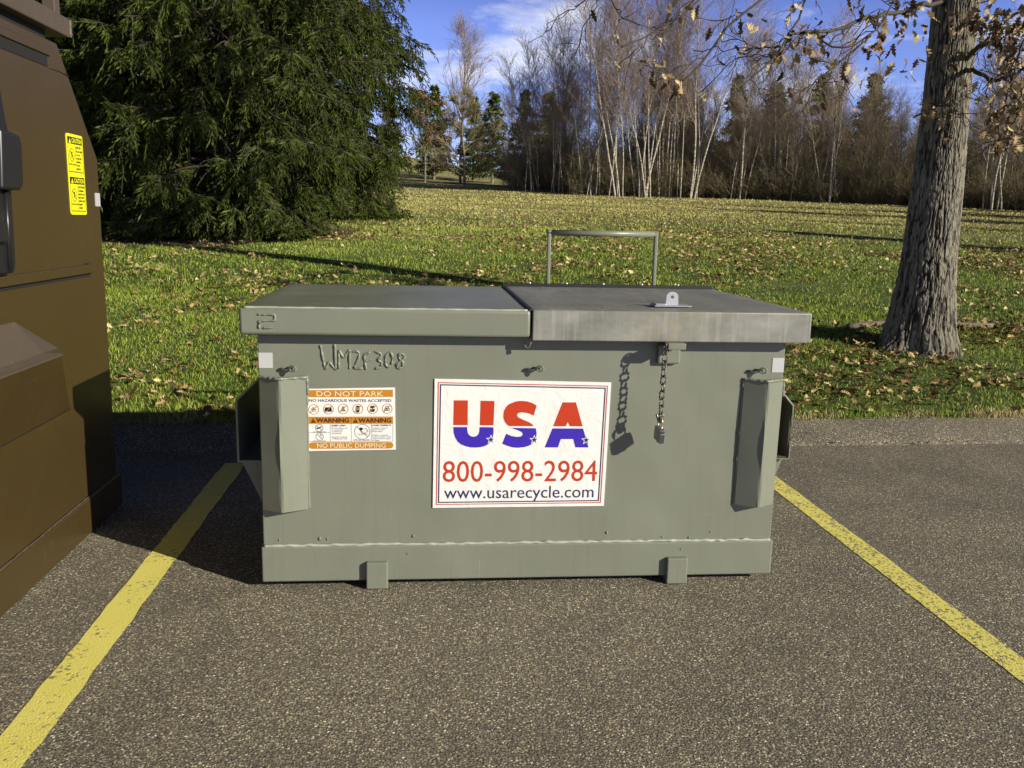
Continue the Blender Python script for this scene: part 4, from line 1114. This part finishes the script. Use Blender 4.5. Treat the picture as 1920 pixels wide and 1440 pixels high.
# ------------------------------------------------------------------ large spruces on the left
def spruce_mesh(H, R, zdense, seed, nb):
    rng = np.random.default_rng(seed)
    zb = np.concatenate([.10+(zdense-.1)*((np.arange(nb)+rng.random(nb))/nb)**1.1, rng.uniform(zdense, H*.97, nb//5)])
    n = len(zb); az = np.arange(n)*2.39996+rng.normal(0, .35, n)
    L = R*(1-zb/H)**.75*rng.uniform(.64, 1.10, n)
    L *= np.where(zb < 2.6, .60+.154*zb, 1.)
    k = 9; u = np.linspace(0, 1, k)
    droop = rng.uniform(.16, .50, n)
    P = np.zeros((n, k, 3))
    wig = np.cumsum(rng.normal(0, .025, (n, k)), 1)
    a = az[:, None] + wig
    P[:, :, 0] = L[:, None]*u*np.cos(a); P[:, :, 1] = L[:, None]*u*np.sin(a)
    P[:, :, 2] = zb[:, None] + L[:, None]*(.20*u[None]-droop[:, None]*u[None]**2+.20*droop[:, None]*u[None]**4)
    P[:, :, 2] = np.maximum(P[:, :, 2], .08+.10*rng.random((n, 1)))
    Rb = (.012+.010*L)[:, None]*(1-.85*u[None])
    # side branchlets, hanging
    m = 30
    ids = np.repeat(np.arange(n), m); t = rng.uniform(.22, 1.0, n*m)**.7
    s, T, r = sample(P, Rb, ids, t)
    side = unit(np.cross(T, np.array([[0, 0, 1.]])))*np.where(rng.random((n*m, 1)) < .5, 1, -1)
    d = unit(.55*T + .75*side*rng.uniform(.4, 1.2, (n*m, 1)) + np.array([[0, 0, -1.]])*rng.uniform(-.1, 1.15, (n*m, 1)))
    Lb = (.20+.45*rng.random(n*m))*(1.1-.5*t)
    kb = 5; ub = np.linspace(0, 1, kb)
    Q = s[:, None] + Lb[:, None, None]*d[:, None]*ub[None, :, None]
    Q[:, :, 2] -= (Lb*rng.uniform(.15, .75, n*m))[:, None]*ub[None]**2
    Q[:, 1:] += np.cumsum(rng.normal(0, .03, (n*m, kb-1, 3)), 1)*Lb[:, None, None]
    Q[:, :, 2] = np.maximum(Q[:, :, 2], .04)
    RQ = .0045*(1-.6*ub)[None]*np.ones((n*m, 1))
    keepq = (s[:, 2] < zdense+.6) | (rng.random(n*m) < .3)
    # shoots: flat feathered sprays, alternate left and right of each branchlet
    ms = 11
    Qk, Rk = Q[keepq], RQ[keepq]
    nq = len(Qk)
    ids = np.repeat(np.arange(nq), ms); t = np.tile((np.arange(ms)+.6)/ms, nq)
    s, T, _ = sample(Qk, Rk, ids, np.clip(t + rng.normal(0, .03, nq*ms), 0, 1))
    tw_ = np.repeat(rng.normal(0, .45, (nq, 3)), ms, 0)
    sd = unit(np.cross(T, np.array([[0, 0, 1.]]) + tw_))*np.where(np.tile(np.arange(ms) % 2, nq)[:, None] > 0, 1, -1)
    last = (np.tile(np.arange(ms), nq) == ms-1)[:, None]
    d = unit(T*.8 + sd*np.where(last, .05, rng.uniform(.45, .85, (nq*ms, 1))) + rng.normal(0, .13, (nq*ms, 3)) + np.array([[0, 0, -.12]]))
    Ls = rng.uniform(.08, .16, nq*ms)*(1.15-.45*t)
    nn = 12
    N = nq*ms
    tn = (np.arange(nn)+.4)/nn
    ax = unit(np.cross(d, np.array([[.3, .2, 1.]]))); ay = np.cross(d, ax)
    ph = rng.random((N, nn))*2*np.pi
    base = s[:, None] + d[:, None]*(Ls[:, None]*tn[None])[..., None]
    rd = ax[:, None]*np.cos(ph)[..., None] + ay[:, None]*np.sin(ph)[..., None]
    nd = unit(d[:, None]*.75 + rd*.8)
    ln = .026*(1-.4*tn[None]**3)*rng.uniform(.8, 1.2, (N, nn))
    wd = unit(np.cross(nd, rd))*.0042
    tri = np.stack([base-wd, base+wd, base+nd*ln[..., None]], 2).reshape(-1, 3)
    e0 = s; e1 = s + d*(Ls*1.08)[:, None]; em = s + d*(Ls*.55)[:, None]
    q = np.stack([np.stack([e0, em+ax*.0105, e1, em-ax*.0105], 1), np.stack([e0, em+ay*.0105, e1, em-ay*.0105], 1)], 1).reshape(-1, 3)
    fol = np_mesh('foliage', np.concatenate([tri, q]), [np.arange(len(tri)).reshape(-1, 3), np.arange(len(q)).reshape(-1, 4)+len(tri)])
    # trunk, boughs, and bare dead twigs inside
    uT = np.linspace(0, 1, 12); TP = np.zeros((1, 12, 3)); TP[0, :, 2] = uT*H-.2
    dead = rng.random(n*m) < .28
    DQ = P[:, :5].copy()
    Dg, DR = grow(P[:nb], Rb[:nb], 9, .1, .75, .8, .3, lambda t, n_, g, i: .2+.5*g.random(n_), 5, rng, -.3, .10, .3, .4, .004)
    Vt, Ft = merge([tubes(TP, (.19*(1-.92*uT))[None], 9), tubes(P, Rb, 5)])
    tr = np_mesh('trunk', Vt, Ft, True)
    Vd, Fd = merge([tubes(Q, RQ, 3), tubes(Dg, np.maximum(DR, .0022), 3)])
    tw = np_mesh('twigs', Vd, Fd, True)
    return tr, fol, tw
spA = spruce_mesh(14.5, 2.75, 5.4, 101, 285)
spB = spruce_mesh(15.5, 3.0, 6.0, 202, 285)
nm3 = ('trunk', 'foliage', 'twigs')
def gz(x, y): return float(lawn_h(np.array(x), np.array(y)))
s1 = place_tree('spruce_tree', spA, (MAT['twig'], MAT['needle'], MAT['deadtwig']), (-2.45, 11.3, gz(-2.45, 11.3)), 0.4, 1.0, 'broad spruce with drooping boughs in front, to the right of the brown container', names=nm3, group='spruces at the lawn edge')
s2 = place_tree('spruce_tree', spB, (MAT['twig'], MAT['needle'], MAT['deadtwig']), (-6.1, 12.2, gz(-6.1, 12.2)), 1.9, 1.0, 'spruce standing directly behind the brown container', names=nm3, group='spruces at the lawn edge')
s3 = copy_tree(s2, (-2.3, 16.6, gz(-2.3, 16.6)), 4.0, 1.15, 'tall dark spruce rearing up behind the broad front spruce', 'spruces at the lawn edge')
s4 = copy_tree(s1, (-4.6, 15.2, gz(-4.6, 15.2)), 2.2, 1.1, 'spruce half hidden at the back of the left spruce group', 'spruces at the lawn edge')

# ------------------------------------------------------------------ woodland across the lawn
def conifer_mesh(h, r, seed):
    rng = np.random.default_rng(seed)
    n = int(90*h/6); zb = h*(.06+.93*rng.random(n)**1.1); az = rng.random(n)*2*np.pi
    L = r*(1-zb/h)**.8*rng.uniform(.7, 1.15, n)+.12
    k = 6; u = np.linspace(0, 1, k)
    P = np.zeros((n, k, 3))
    P[:, :, 0] = L[:, None]*u*np.cos(az)[:, None]; P[:, :, 1] = L[:, None]*u*np.sin(az)[:, None]
    P[:, :, 2] = zb[:, None]+L[:, None]*(.25*u-.25*u*u)
    Rb = .03*(1-.8*u)[None]*np.ones((n, 1))
    m = 60; ids = np.repeat(np.arange(n), m); t = rng.uniform(.12, 1, n*m)
    s, T, _ = sample(P, Rb, ids, t)
    s = s + rng.normal(0, .06, s.shape)
    d = unit(T*.6+rng.normal(0, .5, T.shape)+np.array([[0, 0, .08]])); sd = unit(np.cross(d, rng.normal(0, 1, d.shape)))
    L2 = rng.uniform(.16, .42, (n*m, 1))
    V = np.stack([s-sd*.03, s+sd*.03, s+d*L2+sd*.035, s+d*L2*.9-sd*.05], 1).reshape(-1, 3)
    F = np.arange(len(V)).reshape(-1, 4)
    uT = np.linspace(0, 1, 8); TP = np.zeros((1, 8, 3)); TP[0, :, 2] = uT*h-.2
    tr = np_mesh('trunk', *merge([tubes(TP, (.02*h*(1-.93*uT))[None], 7), tubes(P, Rb, 4)]), True)
    return tr, np_mesh('crown', V, F)

# birches at the front of the wood: (az, dist, height, stems)
def birch(az, dist, h, r, seed, stems, label, dens=.78):
    x, y, z = at(az, dist)
    g_ = np.random.default_rng(seed+900)
    stems = list(stems) + [(g_.uniform(-.5, .5), g_.uniform(-.2, .6), g_.uniform(-.24, .24), g_.uniform(-.05, .1), g_.uniform(.7, .95), g_.uniform(.45, .7)) for _k in range(3)]
    tm, cmh, _ = bare_tree_meshes('birch', h*(.90 if az < 17 else .80), r, seed, stems, dens, .52, .22, .30, .20, .006)
    return place_tree('birch_tree', (tm, cmh), (MAT['birch'], MAT['birch_twig']), (x, y, z), 0, 1, label, 'tree', 'white birches at the edge of the wood')
birch(13.6, 46, 11.8, .085, 1, [(0, 0, .20, 0, 1, 1), (-.2, .1, -.10, 0, .95, .8), (-.1, .2, .02, .05, 1.02, .9), (.15, .1, .09, .06, .9, .7), (.1, -.1, -.21, .03, .85, .7)], 'birch clump whose thickest white stem leans to the right above the sign')
birch(11.9, 45.5, 11.2, .075, 2, [(0, 0, -.26, 0, 1, 1), (.2, .1, -.17, .05, .95, .85), (.1, .2, -.05, .03, .9, .75)], 'birch clump with long white stems leaning left above the backstop bar')
birch(16.4, 46, 11.8, .08, 3, [(0, 0, .02, 0, 1, .9), (.2, 0, .22, 0, .95, .85), (.1, .2, .13, .04, .9, .7)], 'birch clump forking wide to the right of the leaning clump')
birch(8.3, 49, 10.0, .06, 4, [(0, 0, .01, 0, 1, 1), (.3, .3, -.12, 0, .9, .8), (-.4, .2, .10, 0, .8, .7)], 'slender birch with three thin stems near the dark pine')
birch(6.6, 50, 8.6, .055, 5, [(0, 0, -.08, 0, 1, 1), (.2, .2, -.24, 0, .9, .8)], 'small pale birch leaning left over the end of the wood')
birch(10.3, 47, 11.6, .065, 6, [(0, 0, -.06, 0, 1, 1), (.3, .2, .05, .05, .95, .8), (-.3, .3, -.18, 0, .8, .7)], 'upright birch left of the long leaning stems')
birch(14.9, 47.5, 12.4, .07, 7, [(0, 0, .01, 0, 1, 1), (.35, .2, .04, .05, .98, .85), (-.3, .1, -.03, 0, .95, .8)], 'tallest group of straight birches in the middle of the wood')
birch(19.4, 47, 11.0, .065, 8, [(0, 0, .06, 0, 1, 1), (.3, .2, .20, .05, .85, .8)], 'birch with a crooked stem under the oak twigs')
birch(21.6, 48, 10.6, .065, 9, [(0, 0, -.12, 0, 1, 1), (.4, .2, .02, .05, .9, .8), (.8, .2, .12, .05, .9, .7)], 'birch trio left of the oak trunk, seen through its leaves')
birch(24.6, 47, 11.0, .07, 10, [(0, 0, .01, 0, 1, 1), (.5, .4, -.08, .05, .9, .8)], 'pair of grey white birch stems close to the oak trunk')
birch(33.2, 46, 10.4, .07, 12, [(0, 0, .02, 0, 1, 1), (.5, .4, .12, .05, .9, .8)], 'birch pair at the far right beyond the oak trunk')

# round-headed bare tree, lichen-grey tree below it, rust-leaved tree
x, y, z = at(2.1, 64)
tm, cmh, _ = bare_tree_meshes('maple', 10.0, .15, 31, None, 1.5, .70, .40, .34, .42, .0085)
place_tree('bare_tree', (tm, cmh), (MAT['grey_bark'], MAT['birch_twig']), (x, y, z), 0.3, 1, 'bare round-headed tree standing against the blue sky', 'tree')
x, y, z = at(2.35, 57)
tm, cmh, _ = bare_tree_meshes('thorn', 5.4, .13, 32, None, 2.0, 1.2, .04, .10, .62, .016)
place_tree('bare_tree', (tm, cmh), (MAT['grey_bark'], MAT['olive_twig']), (x, y, z), 0., 1, 'low wide-spreading bare tree with lichen green twigs', 'tree')
x, y, z = at(-.1, 62)
tm, cmh, (P3, P2) = bare_tree_meshes('small oak', 5.6, .12, 33, None, 1.0, .9, .15, .12, .55, .010)
ro = place_tree('oak_tree', (tm, cmh), (MAT['grey_bark'], MAT['grey_twig']), (x, y, z), 0., 1, 'small round tree still holding rust coloured leaves at the far end of the lawn', 'tree')
rng = np.random.default_rng(9)
pts = P3[:, 1:].reshape(-1, 3); pts = pts[rng.random(len(pts)) < .95] + rng.normal(0, .05, (0, 3)).sum() 
sd = unit(rng.normal(0, 1, pts.shape)); s2_ = unit(np.cross(sd, rng.normal(0, 1, pts.shape)))
V = np.stack([pts, pts+sd*.10+s2_*.05, pts+sd*.17, pts+sd*.10-s2_*.05], 1).reshape(-1, 3)
link('leaves', np_mesh('leaves', V, np.arange(len(V)).reshape(-1, 4)), MAT['rustleaf'], ro)

# conifers among the bare trees
cfA = conifer_mesh(8.0, 2.0, 51); cfB = conifer_mesh(9.0, 2.9, 52)
c0 = None
CON = [(.45, 70, 0, .84, 'narrow spruce left of the round-headed bare tree'), (2.9, 74, 0, .80, 'small spruce right behind the round-headed bare tree'),
       (4.1, 70, 1, .74, 'bright pine between the round-headed tree and the dark pine'), (6.1, 62, 1, .70, 'broad dark pine at the left end of the wood'),
       (7.6, 58, 1, .66, 'dark pine half hidden behind the small pale birch'), (-2.2, 78, 0, .8, 'spruce beside the hanging boughs of the front spruce'),
       
       (18.9, 60, 0, .90, 'pointed conifer in the dip of the treetops left of the oak'), (23.8, 58, 0, .88, 'pointed conifer just left of the oak trunk'), (30.6, 60, 0, 1.0, 'conifer just right of the oak trunk'),
       (21.2, 64, 1, .8, 'low conifer behind the birch trio'), (26.5, 62, 1, .85, 'conifer behind the oak trunk'), (15.6, 59, 1, .8, 'conifer behind the tallest birches'), (34.5, 62, 1, .9, 'conifer at the far right edge')]
base_ = {}
for k, (az, ds, kd, sc, lb) in enumerate(CON):
    loc = at(az, ds)
    if kd not in base_:
        base_[kd] = place_tree('conifer_tree', (cfA, cfB)[kd], (MAT['grey_bark'], MAT['pine']), loc, k, sc, lb, 'tree', 'conifers in the wood')
    else: copy_tree(base_[kd], loc, k*1.3, sc, lb, 'conifers in the wood')

# deep rows of bare grey trees
proto = []
for k in range(5):
    tm, cmh, _ = bare_tree_meshes('grey', 9.0, .085, 60+k, [(0, 0, random.uniform(-.12, .12), 0, 1, 1)] + ([(.3, .2, random.uniform(-.3, .3), 0, .85, .7)] if k % 2 else []), 1.0, .48, .25, .18, .22, .0085)
    proto.append((tm, cmh))
rng = np.random.default_rng(15)
first = {}
GL = 'bare grey-brown tree in the crowded rows of the wood behind the birches'
for row, d0, n in ((0, 48.5, 22), (1, 52, 23), (2, 57, 23), (3, 63, 24), (4, 70, 20)):
    for j in range(n):
        az = 6.9 + (j+rng.random()*.9)/n*33
        if row > 2 and az < 20: continue
        ds = d0 + rng.uniform(-1.5, 1.5) + (2.5 if az < 9 else 0)
        k = int(rng.integers(0, 5)); sc = rng.uniform(.54, .76)*(1.0 if az < 17.5 else .90)*(1.12 if row > 2 else 1)
        if 17.6 < az < 19.8 and row > 1: sc *= .72
        if az > 31 and rng.random() < .45: continue
        loc = at(az, ds)
        if k not in first:
            first[k] = place_tree('bare_tree', proto[k], (MAT['grey_bark'], MAT['grey_twig']), loc, rng.random()*6, sc, GL, 'tree', 'bare trees of the wood')
        else: copy_tree(first[k], loc, rng.random()*6, sc, GL, 'bare trees of the wood')
for az, ds, sc in ((-2.6, 78, .75), (-.5, 80, .7), (1.4, 79, .62), (3.3, 78, .66), (4.9, 74, .72), (5.6, 66, .8)):
    copy_tree(first[list(first)[int(ds) % len(first)]], at(az, ds), az, sc, 'bare grey tree behind the conifers at the far end of the lawn', 'bare trees at the far end of the lawn')
# evergreens standing off to the right of the view, whose shadows lie across the lawn
for x, y, sc, k in ((14.6, 9.4, .48, 0), (19, 14.0, .62, 0), (23, 18, .85, 0), (26, 22.5, .8, 1), (34, 27, 1.0, 0)):
    copy_tree(base_[k], (x, y, gz(x, y)), x, sc, 'evergreen standing alone on the right side of the lawn', 'evergreens on the right of the lawn')

# undergrowth: one tangled mass along the foot of the wood
rng = np.random.default_rng(21)
n = 6500
az = rng.uniform(5.2, 41, n); fr = rng.random(n)**1.3
ds = np.where(az < 9, 50.5, 47.2) + 14*fr
ax_ = np.radians(az)
x = CAM.x+ds*np.sin(ax_); y = CAM.y+ds*np.cos(ax_); z = lawn_h(x, y)
hh = rng.uniform(.8, 4.6, n)*(.35+1.0*vnoise(az*1.6, ds*.4, 61))*np.clip(.40+fr*1.6, 0, 1.15)
k = 6; u = np.linspace(0, 1, k)
P = np.zeros((n, k, 3)); ln = rng.normal(0, .45, (n, 2))
P[:, :, 0] = x[:, None]+ln[:, :1]*hh[:, None]*u**1.5; P[:, :, 1] = y[:, None]+ln[:, 1:]*hh[:, None]*u**1.5; P[:, :, 2] = z[:, None]-.05+hh[:, None]*u*(1-.1*u)
P[:, 1:] += np.cumsum(rng.normal(0, .055, (n, k-1, 3)), 1)*hh[:, None, None]
R = .012*(1-.6*u)[None]*rng.uniform(.6, 1.5, (n, 1))
C1, R1 = grow(P, R, 7, .1, 1, .6, .3, lambda t, n_, g, i: .3+.8*g.random(n_), 4, rng, .1, .12, .7, .5, .009)
C2, R2 = grow(C1, R1, 3, .1, 1, .6, .3, lambda t, n_, g, i: .2+.4*g.random(n_), 3, rng, .05, .1, .8, .6, .007)
Vb, Fb = merge([tubes(P, np.maximum(R, .007), 4), tubes(C1, np.maximum(R1, .0055), 3), tubes(C2, np.maximum(R2, .0045), 3)])
tag(link('undergrowth', np_mesh('undergrowth', Vb, Fb, True), MAT['brush']), 'tangled brown brush along the foot of the wood', 'undergrowth', kind='stuff')

# ------------------------------------------------------------------ grass
rng = np.random.default_rng(33)
def polar(n, a0, a1, d0, d1, p=1.0):
    a = np.radians(rng.uniform(a0, a1, n)); d = (d0**p + (d1**p-d0**p)*rng.random(n))**(1/p)
    return CAM.x+d*np.sin(a), CAM.y+d*np.cos(a)
def blades(x, y, hmin, hmax, w):
    n = len(x); z = lawn_h(x, y)
    h = rng.uniform(hmin, hmax, n)*(.55+.9*vnoise(x*2.2, y*2.2, 71))
    a = rng.random(n)*2*np.pi; b = rng.random(n)*2*np.pi
    lean = rng.uniform(.15, 1.1, n)*h
    wx, wy = np.cos(a)*w/2, np.sin(a)*w/2
    dx, dy = np.cos(b)*lean, np.sin(b)*lean
    o = np.zeros(n)
    v = lambda fx, fl, fz: np.stack([x+wx*fx+dx*fl, y+wy*fx+dy*fl, z-.006+h*fz], 1)
    V = np.stack([v(-1, 0, 0), v(1, 0, 0), v(.75, .35, .6), v(-.75, .35, .6), v(0, 1, .95)], 1).reshape(-1, 3)
    i = np.arange(n)*5
    return V, [np.stack([i, i+1, i+2, i+3], 1), np.stack([i+3, i+2, i+4], 1)]
gp = []
for n, d0, d1, h0, h1, w in ((190000, 4.6, 9.5, .016, .046, .0042), (150000, 9.0, 17, .020, .050, .007), (90000, 16, 34, .025, .06, .014), (40000, 32, 58, .03, .07, .03)):
    x, y = polar(n, -48, 46, d0, d1, 1.6)
    ok = (y > kerb_y(x)+.285+.035*(vnoise(x*7, x*0, 72)))
    # bare soil under the spruces
    ok &= ~((((x+3.1)/2.5)**2 + ((y-12.4)/2.7)**2 < 1.0) & (rng.random(len(x)) < .93))
    gp.append(blades(x[ok], y[ok], h0, h1, w))
# ragged straw fringe along the kerb
x = rng.uniform(-5, 9, 9000); y = kerb_y(x)+.28+np.abs(rng.normal(0, .05, len(x)))
gp.append(blades(x, y, .02, .065, .004))
Vg, Fg = merge(gp)
tag(link('grass', np_mesh('grass', Vg, Fg), MAT['grass']), 'short green lawn grass, paler and drier towards the wood', 'grass', kind='stuff')

# fallen leaves
xs_, ys_ = [], []
for n, d0, d1 in ((5200, 4.7, 9.5), (11000, 9, 18), (12000, 17, 40), (2500, 38, 56)):
    x, y = polar(n*3, -48, 46, d0, d1, 1.6)
    den = vnoise(x*.9, y*.9, 81)*.55+vnoise(x*3.1, y*3.1, 82)*.45
    right = 1/(1+np.exp(-(x-1.5)/1.5))
    keep = (rng.random(len(x)) < np.clip((den-.42)*5.0, .05, 1)*(.42+.58*right)) & (y > kerb_y(x)+.33)
    xs_.append(x[keep]); ys_.append(y[keep])
# drifts against the kerb grass and loose bits in the gutter
x = np.concatenate(xs_); y = np.concatenate(ys_)
zl_ = lawn_h(x, y)+rng.uniform(.012, .05, len(x))
gx = rng.uniform(1.9, 6, 90); gy = kerb_y(gx)+rng.normal(.0, .02, 90)
V1_, F1_ = leaf_mesh_parts(np.stack([x, y, zl_], 1), .060, rng, tilt=.20, curl=.30)
V2_, F2_ = leaf_mesh_parts(np.stack([gx, gy, gy*0+.016], 1), .022, rng, tilt=.2)
Vl, Fl = merge([(V1_, F1_), (V2_, F2_)])
tag(link('fallen_leaves', np_mesh('fallen_leaves', Vl, Fl), MAT['litter']), 'dry tan oak leaves scattered over the lawn', 'leaves', kind='stuff')

# fallen branch lying behind the oak
fb_ = tag(empty('fallen_branch', (4.9, 4.75, gz(4.9, 4.75))), 'fallen grey branch lying in the leaves behind the oak trunk', 'branch')
q = np.array([(4.33, 4.62, .395), (4.7, 4.72, .425), (5.1, 4.74, .425), (5.5, 4.70, .42), (5.75, 4.69, .415)]) - np.array([4.9, 4.75, gz(4.9, 4.75)])
tube_obj('limb', resamp(q, 14)+np.array([0, 0, .02]), np.linspace(.032, .022, 14), MAT['deadtwig'], fb_, 8)
q = np.array([(4.28, 4.36, .37), (4.40, 4.5, .40), (4.6, 4.66, .43)]) - np.array([4.9, 4.75, gz(4.9, 4.75)])
tube_obj('side_twig', resamp(q, 10)+np.array([0, 0, .02]), np.linspace(.006, .010, 10), MAT['deadtwig'], fb_, 6)
